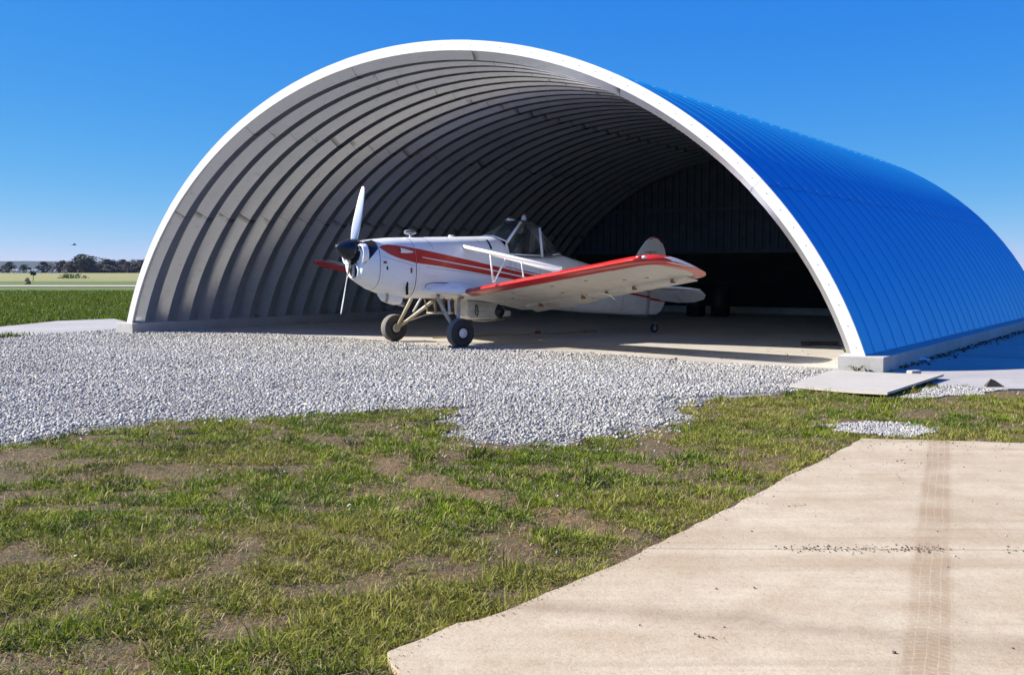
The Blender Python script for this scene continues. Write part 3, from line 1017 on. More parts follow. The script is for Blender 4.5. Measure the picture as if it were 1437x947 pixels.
for s in (1, -1):
    MB().add([(-1.63, s * .42, 1.68), (-1.60, s * .385, 1.90), (-2.03, s * .255, 2.285), (-2.33, s * .265, 2.24), (-2.505, s * .27, 2.175), (-2.44, s * .425, 1.655), ], [(0, 1, 2, 3, 4, 5)]).build('side_window', M['glass'], ap)
    MB().add([(-2.505, s * .27, 2.175), (-2.44, s * .425, 1.655), (-2.75, s * .385, 1.665)], [(0, 1, 2)]).build('quarter_window', M['glass'], ap)
    strip('windscreen_post', (-1.595, s * .385, 1.885), (-2.04, s * .258, 2.29), .026, M['pwhite'])
    strip('door_post', (-2.505, s * .272, 2.19), (-2.44, s * .43, 1.62), .028, M['pwhite'])
    strip('door_sill', (-1.63, s * .425, 1.67), (-2.44, s * .43, 1.645), .014, M['pwhite'])
    MB().add([(-1.575, s * .39, 1.925), (-1.60, s * .40, 1.86), (-1.645, s * .43, 1.66), (-1.61, s * .47, 1.60), (-1.50, s * .45, 1.75)], [(0, 1, 2, 3, 4)]).build('door_frame', M['pwhite'], ap)
    strip('cage_tube', (-1.72, s * .36, 1.66), (-2.35, s * .22, 2.22), .014, M['steel'])
    strip('cage_tube', (-2.15, s * .39, 1.64), (-2.35, s * .22, 2.22), .012, M['steel'])
MB().tube(mir([(-1.37, 0, 2.028), (-1.43, .2, 2.012), (-1.60, .385, 1.91)]), .016, 6).build('windscreen_rim', M['pwhite'], ap)
MB().tube([(-3.22, 0, 1.705), (-3.13, .17, 1.695), (-2.76, .39, 1.665)], .014, 6).build('rear_window_rim', M['pwhite'], ap)
MB().tube([(-3.22, 0, 1.705), (-3.13, -.17, 1.695), (-2.76, -.39, 1.665)], .014, 6).build('rear_window_rim', M['pwhite'], ap)
MB().box(-2.42, -2.32, -.2, .2, 1.5, 2.08).box(-2.32, -1.95, -.2, .2, 1.62, 1.70).build('seat', M['canvas'], ap, bevel=.02)
MB().box(-1.72, -1.66, -.3, .3, 1.66, 1.93).build('instrument_panel', M['dark'], ap)
MB().tube([(-1.9, 0, 1.65), (-1.92, 0, 1.95)], .012, 6).build('control_stick', M['steel'], ap)
MB().tube([(-2.28, .18 + .05 * math.cos(a), 1.76 + .06 * math.sin(a)) for a in np.linspace(0, 2 * math.pi, 15)], .012, 5).build('red_ring_handle', M['redplastic'], ap)
# roof beacon and vent
MB().lathe([(0, .05), (.03, .048), (.05, .05), (.09, .042), (.09, 0)], (-2.33, 0, 2.345), (0, 0, 1), 14).build('beacon', M['hub'], ap)
MB().lathe([(.0, .03), (.03, .028), (.045, .012), (.048, 0)], (-2.33, 0, 2.436), (0, 0, 1), 12).build('beacon_lens', M['redplastic'], ap)
MB().loft([[(x, .06 * k * math.cos(a), 2.325 + .055 * k * max(0, math.sin(a))) for a in np.linspace(0, math.pi, 9)] for x, k in ((-1.88, .7), (-1.93, 1), (-2.02, 1), (-2.08, .5))], closed=False).build('roof_vent', M['pwhite'], ap)
MB().loft([[(x, .055 * k * math.cos(a), 2.355 + .05 * k * max(0, math.sin(a))) for a in np.linspace(0, math.pi, 9)] for x, k in ((-1.93, .7), (-1.99, 1), (-2.05, .5))], closed=False).build('vent_cap', M['rust'], ap)

# ---- wings
def airfoil(n=12):
    up = []; lo = []
    for i in range(n + 1):
        x = (1 - math.cos(math.pi * i / n)) / 2
        yt = .13 / .2 * (.2969 * math.sqrt(x) - .1260 * x - .3516 * x ** 2 + .2843 * x ** 3 - .1036 * x ** 4)
        yc = .035 / .16 * (2 * .4 * x - x * x) if x < .4 else .035 / .36 * (1 - .8 + .8 * x - x * x)
        up.append((x, yc + yt)); lo.append((x, yc - yt * .85))
    return up, lo
AU, AL = airfoil()
Y0, Y1 = .62, 5.32
def wing_geo(y):
    g = max(0., (y - 4.72) / (Y1 - 4.72)); q = 1 - max(0, 1 - min(1, g) ** 2.6) ** (1 / 2.3)
    xl = -.40 - .42 * q; xt = -1.95 + .72 * q
    zl = .975 + .127 * (y - .7)
    return xl, xt, zl, 1 - .9 * q
def wing_pt(y, xc, zc_, grow=0.):
    xl, xt, zl, th = wing_geo(y)
    c = xl - xt; inc = .225 - .012 * (y - .7)
    x = xl - c * xc
    return (x, y, zl + zc_ * 1.53 * th - (-.40 - x) * inc)
ys_ = [Y0, 1.0, 1.6, 2.2, 2.8, 3.4, 4.0, 4.5, 4.72, 4.85, 4.96, 5.05, 5.13, 5.19, 5.24, 5.28, 5.305, 5.318, 5.32]
def band_x(y):      # chordwise width of the red band: thin along the front edge, wrapping round the tip
    xl, xt, zl, th = wing_geo(y)
    return .095
def wing(s):
    def R(y, pts): 
        o = [wing_pt(y, a, b) for a, b in pts]
        return [(p[0], s * p[1], p[2]) for p in o]
    def skin(name, mat, up, x0, x1, ya, yb, lift=0.):
        src = AU if up else AL
        yl = [y for y in ys_ if ya < y < yb]; yl = [ya] + yl + [yb]
        xsn = np.linspace(x0, x1, 9) if x0 > 0 else np.concatenate([[0], np.linspace(0, 1, 8)[1:] ** 1.7 * x1])
        rings = []
        for y in yl:
            pts = []
            for q in xsn:
                z = np.interp(q, [p[0] for p in src], [p[1] for p in src])
                pts.append((q, z + (lift if up else -lift)))
            rings.append(R(y, pts))
        return MB().loft(rings, closed=False).build(name, mat, wg)
    wg = ap
    yt_ = 5.10
    skin('wing_top_skin', M['pwhite'], True, .085, 1, Y0, Y1)
    skin('wing_underside', M['punder'], False, .085, 1, Y0, Y1)
    # leading edge band, wraps top and bottom
    yl = ys_
    rings = []
    for y in yl:
        pts = [(q, float(np.interp(q, [p[0] for p in AU], [p[1] for p in AU])) + .002) for q in (.088, .07, .05, .03, .015, .006, .001)] + [(0, 0.0)] + \
              [(q, float(np.interp(q, [p[0] for p in AL], [p[1] for p in AL])) - .002) for q in (.001, .006, .015, .03, .05, .08, .115)]
        rings.append(R(y, pts))
    MB().loft(rings, closed=False, cap0=True).build('leading_edge', M['pred'], wg)
    MB().add(R(Y1, [(a, b + .002) for a, b in AU]) + R(Y1, [(a, b - .002) for a, b in AL[::-1]]), [tuple(range(2 * len(AU)))]).build('tip_cap', M['pred'], wg)
    op = []
    for y in [4.3, 4.6] + [q for q in ys_ if q > 4.7]: op.append((wing_geo(y)[0], y))
    for y in [q for q in ys_[::-1] if q > 4.88]: op.append((wing_geo(y)[1], y))
    for AF, eps in ((AL, -.0035), (AU, .0035)):
        rings = []
        for i, (x, y) in enumerate(op):
            t0 = Vector(op[max(0, i - 1)]); t1 = Vector(op[min(len(op) - 1, i + 1)]); d = (t1 - t0); d.normalize()
            nin = Vector((-d.y, d.x));
            if nin.dot(Vector((-1.15, 4.4)) - Vector((x, y))) < 0: nin = -nin
            ring = []
            for j in range(5):
                qx = x + nin.x * .19 * j / 4; qy = min(Y1, y + nin.y * .19 * j / 4)
                xl, xt, zl, th = wing_geo(qy); xc = min(1., max(0., (xl - qx) / max(.02, xl - xt)))
                P = wing_pt(qy, xc, float(np.interp(xc, [p[0] for p in AF], [p[1] for p in AF])) + eps)
                ring.append((P[0], s * P[1], P[2]))
            rings.append(ring)
        MB().loft(rings, closed=False).build('wing_tip', M['pred'], wg)
    # dark end of the leading edge by the fuselage and a dent
    # aileron and flap gaps, hinges
    for (ya, yb, nm) in ((.9, 2.55, 'flap'), (2.6, 4.85, 'aileron')):
        rings = []
        for y in np.linspace(ya, yb, 7):
            pts = [(.80, -.045), (.80, -.012), (1.0, -.004 - .02), (1.005, -.012 - .02)]
            if nm == 'flap': pts = [(.79, -.03), (.80, .0), (.99, -.045), (.985, -.06)]
            rings.append(R(y, [(a, b + .006) for a, b in pts]))
        MB().loft(rings, closed=True, smooth=False, cap0=True, cap1=True).build(nm, M['punder'], wg)
    for y in (1.35, 2.5, 3.1, 3.75, 4.6):
        P = wing_pt(y, .80, -.03)
        MB().box(-.05, .05, -.008, .008, -.045, .02).build('hinge', M['rust'], wg).location = (P[0], s * P[1], P[2])
    for y, q in ((1.6, .25), (2.6, .28), (3.4, .30), (3.9, .55), (2.3, .6), (4.3, .62), (1.2, .45)):
        P = wing_pt(y, q, float(np.interp(q, [p[0] for p in AL], [p[1] for p in AL])))
        MB().lathe([(-.004, 0), (-.004, .035), (.006, .03), (.006, 0)], (P[0], s * P[1], P[2]), (0, 0, -1), 9).build('inspection_hole', M['rust'], wg)
    # aileron pushrod and a bent pitot
    P = wing_pt(3.0, .78, -.04)
    MB().tube([(P[0] + .1, s * P[1], P[2]), (P[0] - .02, s * (P[1] + .16), P[2] - .015), (P[0] - .1, s * (P[1] + .22), P[2] - .1)], .012, 6).build('aileron_rod', M['tubew'], wg)
    P = wing_pt(4.93, 0, 0)
    MB().tube([(P[0] - .02, s * P[1], P[2] + .03), (P[0] - .00, s * P[1] + .10 * s, P[2] + .035), (P[0] - .02, s * P[1] + .17 * s, P[2] + .04)], [.03, .032, .028], 8).build('tip_light', M['pred'], wg)
    MB().tube([(P[0] - .02, s * P[1] + .17 * s, P[2] + .04), (P[0] - .03, s * P[1] + .24 * s, P[2] + .045)], [.024, .02], 8).build('tip_light_glass', M['alu'], wg)
    # root fairing
    rings = []
    for y, xl, dz, k in ((.40, .34, .02, 1.30), (.47, .22, .015, 1.22), (.55, .0, .008, 1.12), (.64, -.28, 0, 1.03), (.70, -.39, 0, 1.0)):
        c = xl + 1.95
        pts = []
        for (a, b) in list(AU)[::-1] + list(AL)[1:]:
            x = xl - c * a
            pts.append((x, s * y, .975 + dz + .127 * (y - .7) + b * 1.6 * k - (-.40 - x) * .225 * (1 if x < -.4 else .35)))
        rings.append(pts)
    MB().loft(rings, closed=True).build('wing_fairing', M['pwhite'], wg)
    pts = [(.335 - 1.0 * (1 - math.cos(a)) * .5 * 1.0, s * (.485 + .004), 1.05 + .12 * math.sin(a) ** .7 - .04 * (1 - math.cos(a))) for a in np.linspace(0.02, 2.6, 12)]
    MB().tube(pts, .007, 5).build('fairing_seal', M['dark'], wg)
for s in (1, -1): wing(s)

# struts above the wing
for s in (1, -1):
    A = (-.56, s * .40, 1.80)
    F = wing_pt(3.0, .18, .12); Rr = wing_pt(2.9, .55, .10)
    def L(a, b, t): return tuple(a[i] + (b[i] - a[i]) * t for i in range(3))
    F = (F[0], s * F[1], F[2]); Rr = (Rr[0], s * Rr[1], Rr[2])
    st = MB().tube([A, L(A, F, .3), L(A, F, 1)], [.034, .036, .030], 10).build('wing_strut', M['tubew'], ap)
    A2 = (-1.0, s * .44, 1.72)
    MB().tube([L(A, Rr, .02), Rr], .030, 10).build('wing_strut', M['tubew'], ap)
    J = wing_pt(1.32, .10, .09); J = (J[0], s * J[1], J[2])
    MB().tube([L(A, F, .30), J], .017, 8).build('jury_strut', M['tubew'], ap)
    MB().tube([L(A, Rr, .38), (J[0] - .02, J[1], J[2])], .017, 8).build('jury_strut', M['tubew'], ap)
    K = wing_pt(2.05, .16, .10); K = (K[0], s * K[1], K[2])
    MB().tube([L(A, F, .62), L(L(A, F, .62), K, .5), K], .013, 8).build('jury_strut', M['tubew'], ap)

# ---- tail
fin = [(-4.75, 1.33), (-5.15, 1.42), (-5.42, 1.62), (-5.60, 1.84), (-5.76, 2.0), (-5.845, 2.05), (-5.845, .42), (-5.0, .9)]
MB().prism(fin, -.03, .03, 'y').build('fin', M['pwhite'], ap, bevel=.012)
rud = [(-5.86, .40), (-5.86, 2.065), (-5.98, 2.095), (-6.12, 2.07), (-6.25, 1.97), (-6.34, 1.8), (-6.39, 1.55), (-6.41, 1.2), (-6.39, .85), (-6.33, .62), (-6.22, .47), (-6.08, .40)]
MB().prism(rud, -.022, .022, 'y').build('rudder', M['pwhite'], ap, bevel=.01)
for s in (1, -1):
    MB().prism([(-5.868, .765), (-6.385, .70), (-6.372, .655), (-5.868, .72)], s * .0222, s * .0245, 'y').build('stripe', M['pred'], ap)
    MB().prism([(-5.83, 2.035), (-5.98, 2.09), (-6.12, 2.065), (-6.25, 1.965), (-6.23, 1.95), (-6.11, 2.045), (-5.98, 2.07), (-5.83, 2.01)], s * .0232, s * .0262, 'y').build('fin_cap_stripe', M['pred'], ap)
MB().tube([(-5.85, .035, 1.7), (-5.85, .035, 1.78)], .012, 5).build('rudder_hinge', M['steel'], ap)
MB().tube([(-5.855, 0, .38), (-5.853, 0, 1.1)], .018, 6).build('rudder_post', M['rust'], ap)
MB().box(-6.05, -5.70, -.04, .04, 1.75, 1.765).build('tail_light_bracket', M['dark'], ap)
for s in (1, -1):
    stab = [(-5.1, .04), (-5.22, .8), (-5.36, 1.35), (-5.5, 1.56), (-5.65, 1.62), (-5.70, 1.62), (-5.70, .04)]
    so_ = MB().prism([(x + 5.7, s * y) for x, y in stab], -.022, .022, 'z').build('stabilizer', M['pwhite'], ap, bevel=.012)
    so_.location = (-5.70, 0, .955); so_.rotation_euler = (0, -rad(9), 0)
    elev = [(-.02, .06), (-.02, 1.62), (-.2, 1.6), (-.35, 1.45), (-.48, 1.1), (-.52, .6), (-.45, .15)]
    eo_ = MB().prism([(x, s * y) for x, y in elev], -.014, .014, 'z').build('elevator', M['pwhite'], ap, bevel=.01)
    eo_.location = (-5.705, 0, .95); eo_.rotation_euler = (0, -rad(32), 0)
    MB().tube([(-5.5, s * .05, 1.5), (-5.6, s * 1.0, .985)], .006, 5).build('tail_wire', M['steel'], ap)
MB().tube([(-5.1, 0, .43), (-5.45, 0, .40), (-5.75, 0, .34), (-5.98, 0, .24)], [.03, .03, .025, .02], 8).build('tail_spring', M['steel'], ap)
tf = MB().tube([(-5.96, 0, .26), (-6.02, .045, .2), (-6.03, .045, .09)], .012, 6).tube([(-5.96, 0, .26), (-6.02, -.045, .2), (-6.03, -.045, .09)], .012, 6).build('tail_fork', M['steel'], ap)
tw = MB().lathe([(-.03, .03), (-.03, .09), (-.02, .098), (.02, .098), (.03, .09), (.03, .03)], (-6.03, 0, .098), (0, 1, 0), 22).build('tail_wheel', M['rubber'], ap)
MB().lathe([(-.034, 0), (-.034, .05), (.034, .05), (.034, 0)], (-6.03, 0, .098), (0, 1, 0), 16).build('hub', M['hub'], tw)
MB().tube([(-5.35, .02, .45), (-5.55, .05, .47), (-5.80, .02, .42), (-5.62, 0, .62)], .008, 5).build('steering_spring', M['rust'], ap)

# ---- main gear
def wheel(s):
    cy = s * 1.09; r = .262
    w_ = MB().lathe([(-.085, .115), (-.10, .15), (-.105, .19), (-.10, .222), (-.078, .247)], (0, cy, .262), (0, 1, 0), 36)
    w_.lathe([(.078, .247), (.10, .222), (.105, .19), (.10, .15), (.085, .115)], (0, cy, .262), (0, 1, 0), 36)
    wo = w_.build('wheel', M['rubber'], ap)
    MB().lathe([(-.0785, .246), (-.05, .259), (0, .264), (.05, .259), (.0785, .246)], (0, cy, .262), (0, 1, 0), 36).build('tread', M['tread'], wo)
    o = s * .088
    MB().lathe([(-.09, 0), (-.09, .10), (-.088, .118), (.088, .118), (.09, .10), (.09, 0)], (0, cy, .262), (0, 1, 0), 28).build('rim', M['dark'], wo)
    MB().lathe([(o * 1.0, .088), (o * 1.10, .085), (o * 1.16, .05), (o * 1.14, .045), (o * 1.3, .03), (o * 1.32, 0)], (0, cy, .262), (0, 1, 0), 24).build('hub_cap', M['hub'], wo)
    MB().lathe([(-o * 1.03, .075), (-o * 1.06, .088), (-o * 1.10, .082), (-o * 1.04, .06), (-o * 1.02, .02), (-o, 0)], (0, cy, .262), (0, 1, 0), 24).build('brake_disc', M['tube'], wo)
for s in (1, -1):
    wheel(s)
    yi = s * .98
    MB().tube([(-.06, s * .33, .90), (.02, s * .42, .86), (.01, yi, .27)], [.034, .034, .028], 10).build('gear_leg', M['tube'], ap)
    MB().tube([(-.60, s * .33, .86), (-.50, s * .36, .84), (-.02, yi, .27)], [.034, .034, .030], 10).build('gear_leg', M['tube'], ap)
    MB().tube([(0, yi - s * .03, .262), (0, s * 1.08, .262)], .03, 8).build('axle', M['steel'], ap)
    MB().tube([(-.02, s * .85, .36), (-.30, s * .10, .60)], .013, 6).build('gear_brace', M['tube'], ap)
    MB().tube([(-.30, s * .10, .60), (-.28, s * .12, .82)], [.02, .02], 6).build('shock_strut', M['tube'], ap)
    MB().tube([(-.2, s * .45, .84), (-.12, s * .60, .58)], .022, 8).build('shock_cord_housing', M['tubew'], ap)
MB().box(-.52, -.12, -.16, .16, .56, .59).build('gear_plate', M['tube'], ap, bevel=.006)
for x_ in (-.5, -.32, -.14):
    MB().tube([(x_, .14, .59), (x_ + .04, .2, .86)], .016, 6).build('cabane_tube', M['rust'], ap)
    MB().tube([(x_, -.14, .59), (x_ + .04, -.2, .86)], .016, 6).build('cabane_tube', M['tube'], ap)

# ---- belly tank gate and pump
MB().loft([[(x, y, z) for y, z in ((-.2, zt), (.2, zt), (.22, zt - .1), (.2, zb + .03), (.12, zb), (-.12, zb), (-.2, zb + .03), (-.22, zt - .1))] for x, zt, zb in ((-.80, .80, .50), (-.88, .79, .44), (-1.5, .74, .42), (-1.62, .72, .46))], smooth=False, cap0=True, cap1=True).build('hopper_gate', M['punder'], ap)
MB().lathe([(0, .0), (0, .10), (.05, .12), (.10, .12), (.14, .07), (.14, 0)], (-1.56, .12, .58), (0, 1, 0), 16).build('spray_pump', M['pblack'], ap)
MB().lathe([(0, .06), (.22, .06), (.24, .04), (.24, 0)], (-1.62, .14, .53), (-1, 0, 0), 14).build('pump_motor', M['tubew'], ap)
MB().tube([(-1.5, .2, .75), (-1.56, .24, .66), (-1.5, .25, .52), (-1.62, .2, .45)], .02, 7).build('pump_hose', M['pblack'], ap)
MB().tube([(-.98, .235, .72), (-.96, .25, .55), (-1.0, .25, .50), (-1.02, .25, .58), (-1.0, .24, .72)], .010, 6).build('gate_handle', M['pblack'], ap)
MB().tube([(-1.0, .1, .42), (-1.3, .15, .40), (-1.72, .16, .43)], .014, 6).build('spray_pipe', M['tube'], ap)

# ------------------------------------------------------------------ loose things
# big flat sheet lying by the right footing (its far left corner raised a little on the gravel)
zb_ = [.035, .05, .06, .055]
bt = [(p[0], p[1], z) for p, z in zip(BOARD, zb_)]
cN = MB()
nx_, ny_ = 8, 8
def bil(i, j, dz):
    a = i / nx_; b = j / ny_
    P = [Vector(q) for q in bt]
    p = P[0].lerp(P[1], b).lerp(P[3].lerp(P[2], b), a)
    return (p.x, p.y, p.z + dz - .012 * math.sin(math.pi * a))
top_ = [[bil(i, j, .0) for j in range(ny_ + 1)] for i in range(nx_ + 1)]
bot_ = [[bil(i, j, -.028) for j in range(ny_ + 1)] for i in range(nx_ + 1)]
cN.loft(top_, closed=False, smooth=False); cN.loft(bot_, closed=False, smooth=False)
for A_, B_ in ((top_[0], bot_[0]), (top_[-1], bot_[-1]), ([r[0] for r in top_], [r[0] for r in bot_]), ([r[-1] for r in top_], [r[-1] for r in bot_])):
    cN.loft([A_, B_], closed=False, smooth=False)
bo = cN.build('cover_sheet', M['board'])
tag(bo, 'flat pale grey sheet lying on the gravel in front of the right hangar footing', 'sheet')

M['wood'] = plain('weathered_wood', (.07, .05, .035), .9, 0, .3, 9, bump=.3)
M['cloth'] = plain('red_cloth', (.20, .025, .015), .8, 0, .2, 12)
M['yellow'] = plain('yellow_hose', (.35, .28, .12), .7)
M['plastic'] = plain('crumpled_plastic', (.55, .62, .68), .4, 0, .1, 9)
def solid(name, loc, rz, label, cat): return empty(name, loc, rz, label, cat)

bm_ = MB().box(-.33, .33, -.07, .07, 0, .07).build('wood_block', M['wood'], bevel=.008)
bm_.location = (5.62, 19.0, .001); bm_.rotation_euler = (0, 0, -.1)
tag(bm_, 'dark wooden block on the hangar floor beside the right hand arch', 'wood block')
b2 = MB().tube([(0, 0, .02), (.1, .02, .10), (.14, .0, .22)], [.02, .012, .004], 6).build('stick', M['wood']); b2.location = (5.98, 18.75, 0)
tag(b2, 'short crooked stick standing against the dark wooden block', 'stick')

# red rag and hose under the tail
v0 = MB(); r1 = random.Random(3)
rings = []
for i in range(7):
    a = i / 6 * math.pi
    rings.append([(.13 * math.sin(a) * math.cos(q) * r1.uniform(.7, 1.2), .10 * math.sin(a) * math.sin(q) * r1.uniform(.7, 1.2), .06 - .06 * math.cos(a) * r1.uniform(.7, 1.1)) for q in np.linspace(0, 6.28, 11)[:-1]])
v0.loft(rings, smooth=True)
rg = v0.build('rag', M['cloth']); rg.scale = (.6, .6, .7); rg.location = (.55, 22.3, .0)
tag(rg, 'crumpled red rag on the dark floor under the tail of the airplane', 'rag')
hs = MB().tube([(-1.6, 20.9, .012), (-1.0, 21.3, .012), (-.4, 21.9, .012), (.3, 22.1, .012), (.9, 22.3, .012), (1.4, 22.9, .012), (1.9, 23.4, .012)], .012, 6).build('hose', M['yellow'])
tag(hs, 'thin yellowish hose lying across the floor past the red rag', 'hose')

# crumpled plastic by the right footing
rings = []
for i in range(7):
    a = i / 6 * math.pi
    rings.append([(.16 * math.sin(a) * math.cos(q) * r1.uniform(.6, 1.3), .09 * math.sin(a) * math.sin(q) * r1.uniform(.6, 1.3), .035 - .035 * math.cos(a) * r1.uniform(.5, 1.2)) for q in np.linspace(0, 6.28, 13)[:-1]])
pl_ = MB().loft(rings, smooth=False).build('plastic_scrap', M['plastic']); pl_.location = (6.05, 15.5, 0)
tag(pl_, 'crumpled pale plastic scrap in the shade beside the right footing', 'litter')
bl = MB().box(-.09, .09, -.05, .05, 0, .07).build('concrete_lump', M['foot'], bevel=.015); bl.location = (5.2, 13.45, 0); bl.rotation_euler = (0, 0, .5)
tag(bl, 'small broken concrete lump just in front of the right footing corner', 'rubble')
bl = MB().add([(0, 0, 0), (.22, .02, 0), (.17, .14, 0), (.02, .12, 0), (.07, .05, .09), (.13, .07, .07)], [(0, 1, 4), (1, 5, 4), (1, 2, 5), (2, 3, 5), (3, 4, 5), (3, 0, 4), (0, 3, 2, 1)]).build('stone', M['wood'])
bl.location = (5.55, 12.15, 0); tag(bl, 'angular brown stone at the edge of the concrete right of the flat sheet', 'stone')

# weeds: rosette by the footing, sprigs along the apron edge
M['weed'] = plain('weed_leaf', (.10, .13, .035), .6, 0, .3, 20)
def weed(loc, r_, h_, n, name, label, tilt=.7, seed=1):
    rr = random.Random(seed); b = MB()
    for i in range(n):
        a = rr.uniform(0, 6.28); L_ = r_ * rr.uniform(.6, 1.1); hh = h_ * rr.uniform(.4, 1.1); wd = .012 * rr.uniform(.7, 1.4)
        d = Vector((math.cos(a), math.sin(a), 0)); p = Vector((-d.y, d.x, 0)) * wd
        q0 = d * .01; q1 = d * L_ * .5 + Vector((0, 0, hh * .8)); q2 = d * L_ + Vector((0, 0, hh * (1 - tilt * .6)))
        b.add([q0 - p * .5, q0 + p * .5, q1 + p, q1 - p, q2], [(0, 1, 2, 3), (3, 2, 4)], True)
    o_ = b.build(name, M['weed'], fix=False); o_.location = loc
    return tag(o_, label, 'weed')
c_ = huv(HW - .05, -.22)
weed((c_[0], c_[1], 0), .20, .13, 14, 'weed', 'star shaped weed growing against the front of the right footing', seed=2)
c_ = huv(-.35, -.5)
weed((c_[0], c_[1], 0), .14, .06, 10, 'weed', 'flat small weed beside the left footing', seed=3)
weed((5.55, 17.35, 0), .12, .10, 9, 'weed', 'little weed in a floor crack near the dark wooden block', seed=4)

# dead leaves and dirt swept against the footing on the shady side
lm = MB(); rr = random.Random(12)
for i in range(900):
    vv_ = rr.random() ** 1.0 * 15 + .3
    du = abs(rr.gauss(0, .10)) + .30
    if rr.random() > .35 + .65 * math.sin(vv_ * 1.7) ** 2: continue
    p = Vector(huv(HW + du, vv_)); s_ = rr.uniform(.01, .035)
    e1 = Vector((rr.gauss(0, 1), rr.gauss(0, 1), rr.gauss(0, .5))).normalized() * s_; e2 = e1.orthogonal().normalized() * s_ * .6
    p.z = .012 + rr.random() * .03
    lm.add([p - e1, p + e2, p + e1, p - e2], [(0, 1, 2, 3)])
for i in range(260):
    u_ = rr.uniform(.5, HW - .5); vv_ = rr.uniform(.3, 7)
    p = Vector(huv(u_, vv_)); s_ = rr.uniform(.008, .02)
    e1 = Vector((rr.gauss(0, 1), rr.gauss(0, 1), rr.gauss(0, .4))).normalized() * s_; e2 = e1.orthogonal().normalized() * s_ * .5
    p.z = .01
    lm.add([p - e1, p + e2, p + e1, p - e2], [(0, 1, 2, 3)])
tag(lm.build('leaf_litter', M['wood'], fix=False), kind='stuff')

# dark equipment standing along the back of the hangar
M['gear'] = plain('dusty_dark_paint', (.014, .015, .016), .7, 0, .3, 3)
M['gear2'] = plain('dark_green_paint', (.012, .018, .014), .6, 0, .3, 3)
for i, (u_, v_, lab) in enumerate(((6.9, 14.9, 'left of two dark drums at the back of the hangar'), (7.6, 15.1, 'right of two dark drums at the back of the hangar'))):
    dr = MB().lathe([(0, 0), (0, .29), (.28, .285), (.30, .295), (.32, .285), (.58, .285), (.60, .295), (.62, .285), (.88, .29), (.88, .27), (.865, .0)], huv(u_, v_), (0, 0, 1), 24).build('drum', M['gear2'])
    tag(dr, lab, 'drum', 'drums at the back of the hangar')

# ------------------------------------------------------------------ gravel stones
def stones(name, pts, size, z0, cols, squash=.7):
    n = len(pts)
    base = np.array([(1, 0, 0), (-1, 0, 0), (0, 1, 0), (0, -1, 0), (0, 0, 1), (0, 0, -1)], float)
    tri = np.array([(0, 2, 4), (2, 1, 4), (1, 3, 4), (3, 0, 4), (2, 0, 5), (1, 2, 5), (3, 1, 5), (0, 3, 5)])
    P = base[None] * rng.uniform(.55, 1.25, (n, 6, 1)) + rng.normal(0, .16, (n, 6, 3))
    th = rng.uniform(0, 2 * np.pi, n); ph = rng.uniform(-.9, .9, n)
    cx, sx = np.cos(ph), np.sin(ph)
    Y = P[:, :, 1] * cx[:, None] - P[:, :, 2] * sx[:, None]; Zc = P[:, :, 1] * sx[:, None] + P[:, :, 2] * cx[:, None]
    P[:, :, 1] = Y; P[:, :, 2] = Zc * squash
    c, s = np.cos(th), np.sin(th)
    X = P[:, :, 0] * c[:, None] - P[:, :, 1] * s[:, None]; Y = P[:, :, 0] * s[:, None] + P[:, :, 1] * c[:, None]
    P = np.stack([X, Y, P[:, :, 2]], 2) * size[:, None, None]
    P[:, :, 0] += pts[:, 0][:, None]; P[:, :, 1] += pts[:, 1][:, None]
    P[:, :, 2] += (z0 + size * .3)[:, None]
    F = (tri[None] + (np.arange(n) * 6)[:, None, None]).reshape(-1, 3)
    col = np.repeat(cols, 6, axis=0)
    o = link(name, np_mesh(name, P.reshape(-1, 3), F, [M['stone']], col))
    return tag(o, kind='stuff')


def view_ok(x, y, margin=.6):
    return (y > 2.6) & (np.abs(x) < .51 * y + margin)


N = 660000
x = rng.uniform(-14, 5.2, N); y = rng.uniform(7.3, 24.6, N)
jx = x + .35 * (vnoise(x, y, .35, 21) - .5) + .5 * (vnoise(x, y, 1.1, 22) - .5)
jy = y + .35 * (vnoise(x, y, .35, 23) - .5) + .5 * (vnoise(x, y, 1.1, 24) - .5)
inn = in_poly(x, y, GRAVEL)
sg = (.10 + .18 * vnoise(x, y, .8, 35)) * (1 + .6 * (y < 10.8)) * rng.uniform(0, 1, N) ** .5
ing = in_poly(jx + rng.normal(0, 1, N) * sg, jy + rng.normal(0, 1, N) * sg, GRAVEL) & (inn | (y < 12.5)) | inn & (y > 12.5)
frac = sum(in_poly(x + a, y + b, GRAVEL).astype(float) for a, b in ((.45, 0), (-.45, 0), (0, .35), (0, -.35), (.3, .25), (-.3, -.25), (.3, -.25), (-.3, .25), (.15, -.12), (-.15, -.12))) / 10
thin = (y < 12.5) & (frac < 1) & (vnoise(x, y, .28, 37) * .55 + vnoise(x, y, .1, 38) * .45 > .22 + .55 * frac)
ing &= ~(thin & (rng.uniform(0, 1, N) < .85))
ing &= ~in_poly(x, y, SLAB) & ~in_poly(x, y, PATHP)
keep = ing & view_ok(x, y) & (rng.uniform(0, 1, N) < np.clip(1.2 - .055 * (y - 8), .35, 1))
keep &= ~in_poly(x, y, BOARD)
fp = hpoly(-.28, .36, -.16, 3); keep &= ~in_poly(x, y, fp)
fp = hpoly(HW - .36, HW + .3, -.16, 3); keep &= ~in_poly(x, y, fp)
x = x[keep]; y = y[keep]
size = np.clip(rng.lognormal(0, .32, len(x)), .45, 2.2) * .0125 * (1 + .035 * (y - 8))
g = rng.uniform(.24, .52, len(x)) * (.82 + .36 * fbm(x, y, 1.2, 36)) * (1 - .35 * (rng.uniform(0, 1, len(x)) < .15))
warm = rng.uniform(-.01, .04, len(x))
cols = np.stack([g * 1.02 + warm * .6, g * .99, g * .87 - warm * .3], 1)
